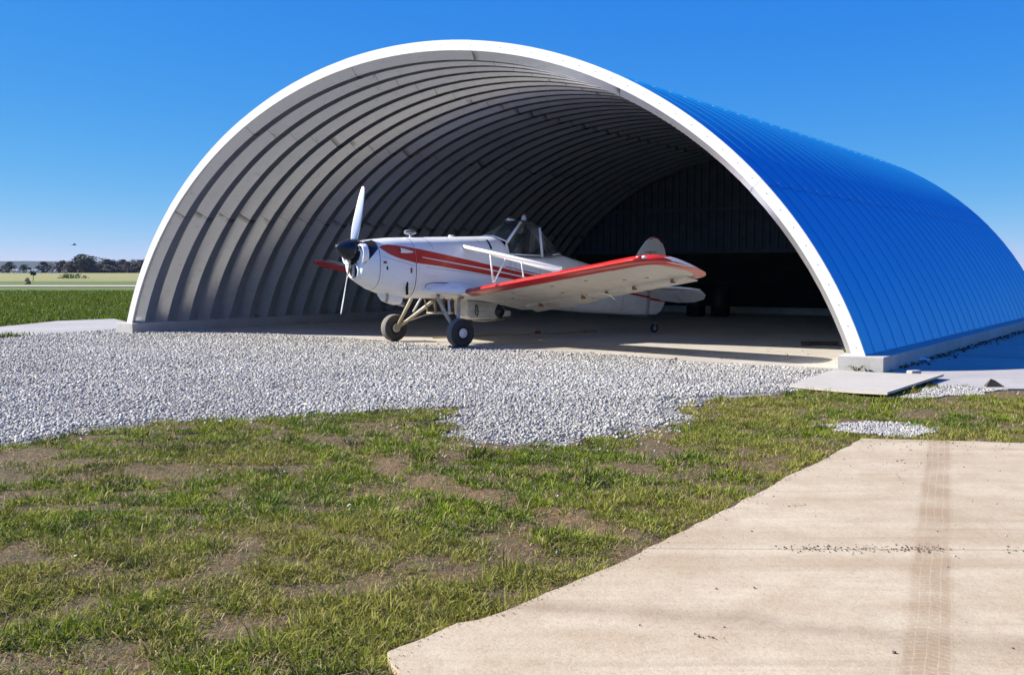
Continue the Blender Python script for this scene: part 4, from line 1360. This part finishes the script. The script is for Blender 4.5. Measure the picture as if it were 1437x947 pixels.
zz = np.where(in_poly(x, y, FLOOR), .0, np.where(in_poly(x, y, GRAVEL), -.022 + .016 * vnoise(x, y, .6, 33), lawn_z(x, y)))
stones('gravel', np.stack([x, y], 1), size, zz, cols)

# patches by the cover sheet, and stray stones in grass and on the slab
px, py, ps = [], [], []
for poly, cnt in ((PATCH1, 4200), (PATCH2, 2600)):
    a = np.array(poly); c = a.mean(0)
    q = rng.uniform(a.min(0) - .25, a.max(0) + .25, (cnt * 3, 2))
    jq = q + .3 * (np.stack([vnoise(q[:, 0], q[:, 1], .25, 31), vnoise(q[:, 0], q[:, 1], .25, 32)], 1) - .5)
    q = q[in_poly(jq[:, 0], jq[:, 1], poly) & ~in_poly(q[:, 0], q[:, 1], BOARD)]
    px.append(q[:, 0]); py.append(q[:, 1]); ps.append(np.full(len(q), .0145))
q = np.stack([rng.uniform(-6, 6.5, 5200), rng.uniform(3, 13, 5200)], 1)
dn = fbm(q[:, 0], q[:, 1], 1.5, 41)
pr = np.clip((q[:, 1] - 7.0) / 6, 0, 1) * .35 + .03
k = (rng.uniform(0, 1, len(q)) < pr * np.clip((dn - .35) * 4, .1, 1)) & ~in_poly(q[:, 0], q[:, 1], SLAB) & ~in_poly(q[:, 0], q[:, 1], BOARD)
px.append(q[k, 0]); py.append(q[k, 1]); ps.append(np.full(k.sum(), .014))
# on the slab, thick along its far edge
q = np.stack([rng.uniform(-.3, 5.5, 15000), rng.uniform(3, 8.4, 15000)], 1)
pr = .008 + .6 * np.clip((q[:, 1] - 7.45) / .8, 0, 1) ** 2 + .14 * np.exp(-((q[:, 0] - 2.75) ** 2 + (q[:, 1] - 7.25) ** 2) / .12)
k = (rng.uniform(0, 1, len(q)) < pr) & in_poly(q[:, 0], q[:, 1], SLAB)
sx_, sy_ = q[k, 0], q[k, 1]
n1_ = sum(len(a) for a in px)
px.append(sx_); py.append(sy_); ps.append(np.full(len(sx_), .0062))
x = np.concatenate(px); y = np.concatenate(py); sz = np.concatenate(ps) * rng.uniform(.6, 1.35, len(x))
g = rng.uniform(.24, .50, len(x)); dk = (np.arange(len(x)) >= n1_) & (rng.uniform(0, 1, len(x)) < .5); g = np.where(dk, g * .3, g)
z0 = np.where(np.arange(len(x)) >= n1_, .012, lawn_z(x, y) + .006)
stones('loose_stones', np.stack([x, y], 1), sz, z0, np.stack([g * 1.03, g * .98, g * .86], 1))

# dirt clods and grit along the slab joint and its ragged edge
q = np.stack([rng.uniform(.7, 3.2, 900), np.zeros(900)], 1)
q[:, 1] = 5.0 - .015 * q[:, 0] + rng.normal(0, .03, 900)
dn = vnoise(q[:, 0], q[:, 1] * 0, .16, 51) * np.clip(1.2 - abs(q[:, 0] - 1.9) * .7, 0, 1)
q = q[rng.uniform(0, 1, 900) < np.clip((dn - .3) * 2.2, 0, 1)]
q2 = np.array([(1.62, 5.9), (1.58, 5.88), (1.66, 5.91), (1.45, 5.95), (.72, 3.75), (.69, 3.76), (.76, 3.74), (2.2, 5.3)]).repeat(5, 0) + rng.normal(0, .015, (40, 2))
e = np.array(SLAB[5:])
ed = []
for a, b in zip(SLAB[6:-1], SLAB[7:]):
    L_ = math.dist(a, b)
    for _ in range(int(L_ * 80)):
        t_ = random.random(); ed.append((a[0] + (b[0] - a[0]) * t_ + random.gauss(.012, .02), a[1] + (b[1] - a[1]) * t_ + random.gauss(-.008, .02)))
q = np.concatenate([q, q2, np.array(ed)])
g = rng.uniform(.04, .16, len(q))
stones('dirt_clods', q, np.concatenate([rng.uniform(.0015, .0065, len(q) - len(ed)), rng.uniform(.0015, .004, len(ed))]), np.full(len(q), .012), np.stack([g * 1.25, g * .92, g * .62], 1))

# ------------------------------------------------------------------ grass
def blades(name, x, y, z, hgt, wid, lean_dir, lean, cols, seg3=True):
    n = len(x)
    dx, dy = np.cos(lean_dir), np.sin(lean_dir)
    tw = rng.uniform(0, 2 * np.pi, n)
    wx, wy = np.cos(tw) * wid, np.sin(tw) * wid
    P = np.zeros((n, 5, 3))
    mid = .55
    for k, (f, wf) in enumerate(((0, 1.), (mid, .8), (1, 0))):
        off = lean * hgt * f ** 1.8
        cx = x + dx * off; cy = y + dy * off; cz = z + hgt * f * np.sqrt(np.clip(1 - (lean * f * .75) ** 2, .05, 1))
        if k < 2:
            P[:, 2 * k] = np.stack([cx - wx * wf, cy - wy * wf, cz], 1)
            P[:, 2 * k + 1] = np.stack([cx + wx * wf, cy + wy * wf, cz], 1)
        else:
            P[:, 4] = np.stack([cx, cy, cz], 1)
    tri = np.array([(0, 1, 3), (0, 3, 2), (2, 3, 4)])
    F = (tri[None] + (np.arange(n) * 5)[:, None, None]).reshape(-1, 3)
    o = link(name, np_mesh(name, P.reshape(-1, 3), F, [M['blade']], np.repeat(cols, 5, 0), smooth=True))
    return tag(o, kind='stuff')


DIRT = [(-3.9, 7.0, .75, .55), (-.85, 7.3, .14, .45), (-.6, 6.7, .2, .3), (-.2, 6.35, .28, .16), (.25, 5.72, .2, .12), (.42, 5.5, .18, .10), (-1.43, 3.72, .2, .12),
        (1.1, 8.0, .7, .10), (-2.0, 6.0, .2, .08), (-.05, 4.35, .15, .08), (.95, 6.5, .2, .12)]
def dirt_mask(x, y):
    m = np.zeros_like(x)
    for cx, cy, rx, ry in DIRT:
        m = np.maximum(m, 1.25 - np.sqrt(((x - cx) / rx) ** 2 + ((y - cy) / ry) ** 2))
    # worn brown track wandering across the middle of the lawn
    tr = [(-2.3, 9.3), (-1.5, 8.3), (-1.0, 7.6), (-.62, 6.75), (-.2, 6.3), (.3, 5.75)]
    dmin = np.full_like(m, 9.)
    for (ax, ay), (bx, by) in zip(tr[:-1], tr[1:]):
        L2 = (bx - ax) ** 2 + (by - ay) ** 2
        u_ = np.clip(((x - ax) * (bx - ax) + (y - ay) * (by - ay)) / L2, 0, 1)
        dmin = np.minimum(dmin, np.hypot(x - ax - u_ * (bx - ax), y - ay - u_ * (by - ay)))
    wv = .03 + .16 * np.clip(vnoise(x, y, .33, 97) - .25, 0, 1)
    m = np.maximum(m, np.clip((wv * 1.5 - dmin) / wv * 1.2, 0, 1) * .8)
    return np.clip(m, 0, 1)


def blocked(x, y):
    jx = x + .3 * (vnoise(x, y, .3, 21) - .5) + .5 * (vnoise(x, y, 1.1, 22) - .5)
    jy = y + .3 * (vnoise(x, y, .3, 23) - .5) + .5 * (vnoise(x, y, 1.1, 24) - .5)
    fr2 = sum(in_poly(x + a, y + b, GRAVEL).astype(float) for a, b in ((.45, 0), (-.45, 0), (0, .35), (0, -.35), (.3, .25), (-.3, -.25), (.3, -.25), (-.3, .25), (.15, -.12), (-.15, -.12))) / 10
    holes = (y < 12.5) & (fr2 < 1) & (vnoise(x, y, .28, 37) * .55 + vnoise(x, y, .1, 38) * .45 > .22 + .55 * fr2)
    ex = .05 * (vnoise(x, y, .08, 25) - .5)
    return (in_poly(x + .03 + ex, y - .03 - ex, SLAB)) | (in_poly(jx, jy, GRAVEL) & ~holes & (rng.uniform(0, 1, len(x)) > .02 + .25 * (y < 10.6) * (vnoise(x, y, .5, 44) > .62))) | in_poly(x, y, BOARD) \
        | in_poly(x, y, APRON) | in_poly(x, y, FLOOR) | in_poly(x, y, PATHP) | in_poly(jx, jy, PATCH2) | in_poly(jx, jy, PATCH1)


NT_ = 60000                                             # tufts
yy = 2.9 + (14.2 - 2.9) * rng.uniform(0, 1, NT_) ** 1.25
xx = rng.uniform(-1, 1, NT_) * (.51 * yy + .5)
den = fbm(xx, yy, .75, 61)
den2 = vnoise(xx, yy, .22, 62)
fertile = np.clip((den * .42 + den2 * .58 - .27) * 3.6, 0, 1) * (1 - dirt_mask(xx, yy))
k = (~blocked(xx, yy)) & (rng.uniform(0, 1, NT_) < fertile * .62 + .38 * (1 - dirt_mask(xx, yy)))
xx, yy, fertile, den = xx[k], yy[k], fertile[k], den[k]
nb = np.clip(rng.poisson(6 + 9 * fertile), 3, 28)
ti = np.repeat(np.arange(len(xx)), nb)
r = np.abs(rng.normal(0, .018 + .016 * fertile[ti])); an = rng.uniform(0, 2 * np.pi, len(ti))
bx = xx[ti] + r * np.cos(an); by = yy[ti] + r * np.sin(an)
th = (.013 + .027 * fertile) * np.exp(rng.normal(0, .38, len(xx)))
hgt = th[ti] * rng.uniform(.45, 1.2, len(ti))
wid = rng.uniform(.0014, .0034, len(ti)) * (1 + .055 * (by - 3))
green = np.array([(.085, .145, .004), (.14, .21, .006), (.24, .30, .012), (.035, .07, .003)])
straw = np.array([(.58, .45, .26), (.46, .35, .18), (.36, .30, .12)])
tc = np.clip((vnoise(xx, yy, .35, 77) * 4.4 - .2 + rng.normal(0, .7, len(xx))).astype(int), 0, 3)
bc = green[tc[ti]] * rng.uniform(.75, 1.3, (len(ti), 1))
dry = rng.uniform(0, 1, len(ti)) < (.42 - .26 * fertile[ti])
bc[dry] = straw[rng.integers(0, 3, dry.sum())] * rng.uniform(.7, 1.15, (dry.sum(), 1))
yel = fbm(xx, yy, 1.1, 66)[ti]
f_ = np.clip((yel - .44) * 3, 0, .7)[:, None]
bc = bc * (1 - f_) + np.array([.32, .285, .06]) * f_
lean = np.clip(rng.normal(.85, .38, len(ti)) + np.where(dry, .3, 0), .1, 1.3)
bz = lawn_z(bx, by) - .004
blades('grass', bx, by, bz, hgt, wid, an + rng.normal(0, .6, len(ti)), lean, bc)

# dead flat-lying straw between the tufts
NS = 34000
sy = 2.9 + 11.0 * rng.uniform(0, 1, NS) ** 1.25; sx = rng.uniform(-1, 1, NS) * (.51 * sy + .5)
k = ~blocked(sx, sy) & (rng.uniform(0, 1, NS) < 1 - .6 * dirt_mask(sx, sy))
sx, sy = sx[k], sy[k]
cols = straw[rng.integers(0, 3, len(sx))] * rng.uniform(.6, 1.15, (len(sx), 1))
blades('dead_grass', sx, sy, lawn_z(sx, sy) + .004, rng.uniform(.02, .06, len(sx)), rng.uniform(.0009, .0018, len(sx)) * (1 + .05 * (sy - 3)),
       rng.uniform(0, 6.28, len(sx)), rng.uniform(1.0, 1.33, len(sx)), cols)

# taller grass of the field beyond the path on the left
NF = 90000
fy = 21 + 50 * rng.uniform(0, 1, NF) ** 1.6; fx = -(.36 * fy) - rng.uniform(0, 1, NF) * (.17 * fy)
k = ~(in_poly(fx, fy, PATHP) | in_poly(fx, fy, GRAVEL) | in_poly(fx, fy, hpoly(-.3, 20, -2, 18)))
fx, fy = fx[k], fy[k]
fd = fbm(fx, fy, 3.0, 71)
bc = green[rng.integers(0, 4, len(fx))] * rng.uniform(.6, 1.2, (len(fx), 1))
dry = rng.uniform(0, 1, len(fx)) < .10
bc[dry] = straw[2] * rng.uniform(.7, 1.1, (dry.sum(), 1))
zf = np.where((fy < 28.9) & (fx > -15.9), lawn_z(fx, fy), -.06)
blades('field_grass', fx, fy, zf, rng.uniform(.06, .14, len(fx)) * (.5 + fd) * (1 + .01 * (fy - 21)), rng.uniform(.006, .012, len(fx)) * (1 + .02 * (fy - 21)),
       rng.uniform(0, 6.28, len(fx)), rng.uniform(.2, 1., len(fx)), bc)

# ------------------------------------------------------------------ far trees, hills, houses
M['leafdark'] = plain('dark_foliage', (.022, .034, .014), .8, 0, .4, .4)
M['leafgrey'] = plain('winter_twigs', (.065, .05, .04), .9, 0, .35, .4)
M['leafred'] = plain('brown_twigs', (.055, .036, .032), .9, 0, .35, .4)
M['bark'] = plain('bark', (.10, .08, .06), .9, 0, .2, .5)
M['hill'] = plain('wooded_hill', (.03, .042, .035), .95, 0, .3, .01)


def tree_mesh(seed, kind, wide):
    """crown of many small leaf clumps inside lumpy lobes, height 1, plus a tapering trunk with limbs"""
    r = random.Random(seed)
    lobes = []
    nl = 9 if kind != 'pine' else 7
    for i in range(nl):
        h = .32 + .58 * (i + .5) / nl
        if kind == 'pine': rr = wide * (1.1 - h) * .8; dx = 0
        else: rr = wide * (.32 + .2 * r.random()) * (1 - .45 * abs(h - .55) / .5); dx = wide * .55 * (1 - abs(h - .5))
        a = r.uniform(0, 6.28)
        lobes.append((dx * math.cos(a) * r.random(), dx * math.sin(a) * r.random(), h, rr))
    b = MB()
    nclump = 420 if kind == 'leafy' else 330
    for i in range(nclump):
        lx, ly, lz, lr = r.choice(lobes)
        d = Vector((r.gauss(0, 1), r.gauss(0, 1), r.gauss(0, 1))).normalized() * (r.random() ** .4)
        c = Vector((lx, ly, lz)) + Vector((d.x * lr, d.y * lr, d.z * lr * .8))
        if c.z < .08: c.z = .08 + r.random() * .1
        s = r.uniform(.025, .055) * (1 if kind == 'leafy' else .85)
        e1 = Vector((r.gauss(0, 1), r.gauss(0, 1), r.gauss(0, 1))).normalized(); e2 = e1.orthogonal().normalized()
        if kind == 'bare': e2 = e2 * .35; e1 = (e1 + Vector((0, 0, 1.2))).normalized() * 1.3
        b.add([c - e1 * s, c + e2 * s, c + e1 * s, c - e2 * s], [(0, 1, 2, 3)])
    tr = MB()
    tr.tube([(0, 0, 0), (.01, 0, .3), (0, .01, .7)], [.03, .022, .006], 6)
    for i in range(6):
        lx, ly, lz, lr = lobes[i]
        tr.tube([(0, 0, .2 + .06 * i), (lx * .6, ly * .6, lz * .8), (lx, ly, lz)], [.012, .008, .003], 4)
    cm = mesh_from('crown', b.v, b.f, M['leafdark']); tm = mesh_from('trunk', tr.v, tr.f, M['bark'])
    return cm, tm


kinds = {}
for key, (kd, mt, wd) in dict(dark=('leafy', 'leafdark', .5), grey=('leafy', 'leafgrey', .5), bare=('bare', 'leafgrey', .48), red=('bare', 'leafred', .46), pine=('pine', 'leafdark', .5)).items():
    for sdd in range(2):
        cm, tm = tree_mesh(sdd * 13 + len(key) + ord(key[0]), kd, wd)
        cm.materials[0] = M[mt]
        kinds[key, sdd] = (cm, tm)
# (photo column, height m, kind, width factor, metres away, label)
TREES = [(-14, 10, 'grey', 1.2, 790, 'grey tree just beyond the left edge of the tree line'), (1, 7, 'red', 1.3, 780, 'low reddish bush-like tree at the far left edge of the tree line'),
         (10, 6.5, 'bare', 1.5, 800, 'low bare tree just left of the dark roundish tree at the far left'),
         (15.5, 14, 'dark', 1.0, 760, 'tall dark tree at the far left of the horizon, left of the white houses'),
         (35.5, 10, 'dark', 1.2, 740, 'short round dark green tree between the first two white houses'),
         (44, 6, 'grey', 1.5, 790, 'low grey scrubby tree behind the second white house'),
         (55, 9, 'pine', 1.3, 770, 'smaller dark conifer left of the taller conifer by the white house'),
         (63, 15, 'pine', 1.4, 760, 'tall dark conifer standing alone right of the white houses'),
         (71, 14, 'bare', 1.0, 770, 'slim bare tree just right of the tall lone conifer'),
         (79, 9, 'grey', 1.2, 800, 'grey tree in the gap left of the wood'),
         (85, 13.5, 'grey', 1.1, 750, 'grey brown tree at the left end of the wood'),
         (91, 15.5, 'grey', 1.1, 760, 'second grey brown tree from the left end of the wood'),
         (98, 16, 'bare', 1.2, 770, 'bare brown tree left of the tall dark trees of the wood'),
         (104, 17.5, 'red', 1.1, 765, 'reddish bare tree close left of the tall dark trees of the wood'),
         (110, 20, 'dark', 1.0, 755, 'dark tree on the left shoulder of the tallest clump'),
         (117, 23, 'dark', 1.05, 750, 'tallest dark green tree of the wood'),
         (124, 21.5, 'dark', 1.05, 745, 'broad dark green tree right of the tallest one'),
         (130, 19, 'red', 1.0, 760, 'reddish brown crown right of the dark clump'),
         (136, 20.5, 'red', 1.0, 765, 'thin tall reddish bare tree right of the dark clump'),
         (142, 16, 'bare', 1.1, 755, 'grey bare tree mid way along the wood'),
         (148, 19, 'red', 1.0, 768, 'slender reddish tree fifth to the left of the hangar rim in the wood'), (153, 17, 'dark', 1.1, 760, 'dark green tree mid way between the tallest clump and the hangar'),
         (159, 15, 'grey', 1.1, 752, 'low broad grey tree just past the mid dark tree of the wood'), (164, 17, 'red', 1.0, 770, 'reddish tree between two grey trees in the right half of the wood'), (170, 16.5, 'bare', 1.1, 760, 'grey bare tree left of the dark tree near the hangar rim'),
         (175, 17, 'dark', 1.0, 772, 'dark tree a little left of the white hangar rim'),
         (181, 14.5, 'grey', 1.2, 755, 'low grey tree right of the dark tree near the hangar rim'), (186, 17, 'red', 1.0, 768, 'reddish bare tree close beside the hangar rim'),
         (192, 17, 'bare', 1.1, 765, 'bare grey tree partly cut off by the white hangar rim'), (197, 16, 'grey', 1.1, 760, 'grey tree mostly hidden behind the white hangar rim'), (203, 17, 'dark', 1.1, 765, 'dark tree wholly at the hangar rim, rightmost of the wood'), (120, 14, 'grey', 1.3, 735, 'pale grey tree standing in front of the tallest clump'),
         (155, 10, 'grey', 1.6, 735, 'low pale grey tree in front of the wood'), (180, 11, 'bare', 1.5, 735, 'low bare tree in front of the wood close to the hangar rim'),
         (140, 11, 'grey', 1.4, 738, 'low grey tree in front of the middle of the wood'), (99, 11, 'grey', 1.4, 738, 'low grey brown tree in front of the left part of the wood')]
for i, (c_, h_, kd, wf, D, lab) in enumerate(TREES):
    r_ = empty('tree', ((c_ - 718.5) / 1465 * D, D, -.06), random.uniform(0, 6.28))
    r_.scale = (h_ * wf * 1.1, h_ * wf * 1.1, h_ * .60)
    if lab is None: lab = 'winter tree in the even row of the wood between its dark clump and the hangar' if c_ > 100 else 'grey tree just beyond the left edge of the tree line'
    tag(r_, lab, 'tree', 'trees of the far tree line')
    cm, tm = kinds[kd, i % 2]
    link('crown', cm, r_); link('trunk', tm, r_)

# low undergrowth at the foot of the wood
ub = MB(); r0 = random.Random(5)
for i in range(4200):
    c_ = r0.uniform(-30, 215)
    if c_ < 82 and r0.random() < .75: continue
    D = r0.uniform(742, 775); hh = r0.uniform(0, 5.5 if c_ > 82 else 2.6)
    c = Vector(((c_ - 718.5) / 1465 * D, D, hh)); s = r0.uniform(.5, 1.1)
    e1 = Vector((r0.gauss(0, 1), r0.gauss(0, 1), r0.gauss(0, 1))).normalized(); e2 = e1.orthogonal()
    ub.add([c - e1 * s, c + e2 * s, c + e1 * s, c - e2 * s], [(0, 1, 2, 3)])
tag(ub.build('undergrowth', M['leafred'], fix=False), kind='stuff')

# wooded ridge on the horizon
rx = np.linspace(-4200, 4200, 240)
vs = []; fs = []
for j, (Y, s) in enumerate(((2900, 0), (3050, .6), (3200, 1), (3400, .8), (3500, 0))):
    for i, X in enumerate(rx):
        h_ = (1 / (1 + math.exp((X + 300) / 220))) * 29 + 0 * vnoise(X, 0, 700, 80) + 3.0 * vnoise(X, 0, 90, 81) + 1.5 * vnoise(X, 0, 28, 82)
        vs.append((X, Y, -2 + (h_ + 2) * s))
nn = len(rx)
fs = [(j * nn + i, j * nn + i + 1, (j + 1) * nn + i + 1, (j + 1) * nn + i) for j in range(4) for i in range(nn - 1)]
tag(link('hills', mesh_from('hills', vs, fs, M['hill'])), kind='structure')

M['hwhite'] = plain('white_siding', (.72, .72, .72), .6, 0, .05, .5)
M['hroof'] = plain('grey_shingle', (.30, .31, .34), .8, 0, .1, .5)
M['htan'] = plain('tan_siding', (.45, .30, .18), .7, 0, .05, .5)
M['darkglass'] = plain('dark_pane', (.03, .035, .04), .15, 0, .05, .5)
def house(c_, wpx, hpx, D, wall, lab):
    W_ = wpx / 1465 * D; H_ = hpx / 1465 * D
    h = empty('house', ((c_ - 718.5) / 1465 * D, D, -.06), random.uniform(-.2, .2), lab, 'house', 'houses by the far trees')
    d = 7.
    MB().box(-W_ / 2, W_ / 2, -d / 2, d / 2, 0, H_ * .62).build('wall', wall, h)
    MB().prism([(-d / 2 - .4, H_ * .62 + .01), (d / 2 + .4, H_ * .62 + .01), (0, H_)], -W_ / 2 - .3, W_ / 2 + .3, 'x').build('roof', M['hroof'], h)
    for k in (-.3, .28):
        MB().box(W_ * k - .5, W_ * k + .5, -d / 2 - .06, -d / 2 - .01, .9, 2.1).build('window', M['darkglass'], h)
    MB().box(-.5, .5, -d / 2 - .07, -d / 2 - .01, .05, 2.1).build('door', M['htan'], h)
house(24.5, 8.5, 5.5, 700, M['hwhite'], 'white house between the tall dark tree and the round green tree')
house(42, 7, 4.5, 705, M['hwhite'], 'pale low house right of the round green tree')
house(51, 8, 5.5, 695, M['hwhite'], 'white house left of the tall lone conifer')
house(76, 7.5, 4.2, 700, M['hwhite'], 'white house in the gap left of the wood')
house(92.5, 3.2, 4.2, 690, M['htan'], 'small tan shed at the left end of the wood')

# lone sapling, weeds and a green bush out in the field
sp = empty('sapling', ((47.6 - 718.5) / 1465 * 148, 148, -.06), 0, 'small dark sapling standing alone in the pale field left', 'sapling')
MB().tube([(0, 0, 0), (.02, 0, .9), (0, 0, 1.35)], [.05, .04, .02], 5).build('trunk', M['bark'], sp)
b = MB(); r0 = random.Random(9)
for i in range(70):
    d = Vector((r0.gauss(0, 1), r0.gauss(0, 1), r0.gauss(0, 1))).normalized() * r0.random() ** .4
    c = Vector((d.x * .5, d.y * .5, 1.1 + d.z * .28)); e1 = Vector((r0.gauss(0, 1), r0.gauss(0, 1), r0.gauss(0, 1))).normalized() * .16; e2 = e1.orthogonal().normalized() * .12
    b.add([c - e1, c + e2, c + e1, c - e2], [(0, 1, 2, 3)])
b.build('crown', M['leafdark'], sp, fix=False)
def bush(c_, D, rx_, rz_, mat, lab, name='bush'):
    o_ = MB()
    for i in range(220):
        d = Vector((r0.gauss(0, 1), r0.gauss(0, 1), abs(r0.gauss(0, 1)))).normalized() * r0.random() ** .4
        c = Vector((d.x * rx_, d.y * rx_, d.z * rz_)); e1 = Vector((r0.gauss(0, 1), r0.gauss(0, 1), r0.gauss(0, 1) + 1)).normalized() * .22; e2 = e1.orthogonal().normalized() * .09
        o_.add([c - e1, c + e2, c + e1, c - e2], [(0, 1, 2, 3)])
    o_ = o_.build(name, mat, fix=False); o_.location = ((c_ - 718.5) / 1465 * D, D, -.06)
    return tag(o_, lab, 'bush')
M['lime'] = plain('fresh_green', (.07, .13, .02), .8, 0, .3, .4)
M['dryweed'] = plain('dry_weed', (.50, .38, .20), .9, 0, .3, .4)
bush(104, 200, 2.9, 1.0, M['lime'], 'low bright green bush in the pale field below the tall trees')
bush(39.5, 112, .25, .55, M['dryweed'], 'dry tan weed clump by the far track at the left', 'weed_clump')

# bird
bd = empty('bird', ((106.5 - 718.5) / 1465 * 60, 60, CAM_H + (380.3 - 343.8) / 1465 * 60), rad(20), 'small dark bird in flight high above the tree line', 'bird')
M['bird'] = plain('dark_feathers', (.03, .03, .035), .8)
MB().loft([[(x_, r_ * math.cos(a) , r_ * math.sin(a)) for a in np.linspace(0, 2 * math.pi, 9)[:-1]] for x_, r_ in ((-.15, .004), (-.09, .015), (-.02, .03), (.04, .028), (.08, .016), (.10, .018), (.125, .012), (.15, .002))], cap0=True, cap1=True).build('body', M['bird'], bd)
for s in (-1, 1):
    MB().add([(.04, s * .02, .01), (-.05, s * .02, .012), (-.04, s * .12, .07), (.05, s * .11, .065), (-.02, s * .2, .05), (.01, s * .22, .05),
              (.04, s * .02, .018), (-.05, s * .02, .018), (-.04, s * .12, .076), (.05, s * .11, .075), (-.02, s * .2, .054), (.01, s * .22, .054)],
             [(0, 1, 2, 3), (3, 2, 4, 5), (6, 9, 8, 7), (9, 11, 10, 8), (0, 3, 9, 6), (3, 5, 11, 9), (5, 4, 10, 11), (4, 2, 8, 10), (2, 1, 7, 8)]).build('wing', M['bird'], bd)
MB().add([(-.13, -.01, 0), (-.13, .01, 0), (-.22, .035, .0), (-.22, -.035, .0), (-.13, 0, .008), (-.22, 0, .006)], [(0, 1, 2, 3), (0, 4, 1), (1, 4, 5, 2), (0, 3, 5, 4)]).build('tail', M['bird'], bd)

# ------------------------------------------------------------------ thin air between here and the ridge
hz = MB().box(-6000, 6000, -600, 3700, -1.2, 62.).build('haze', bpy.data.materials.new('haze_air'))
hm = hz.data.materials[0]; hm.use_nodes = True
hn = hm.node_tree.nodes; hn.clear()
ho = hn.new('ShaderNodeOutputMaterial'); hv = hn.new('ShaderNodeVolumePrincipled')
hv.inputs['Color'].default_value = (.55, .74, 1, 1); hv.inputs['Density'].default_value = .00004; hv.inputs['Anisotropy'].default_value = .1
hm.node_tree.links.new(hv.outputs[0], ho.inputs['Volume'])
tag(hz, kind='stuff')
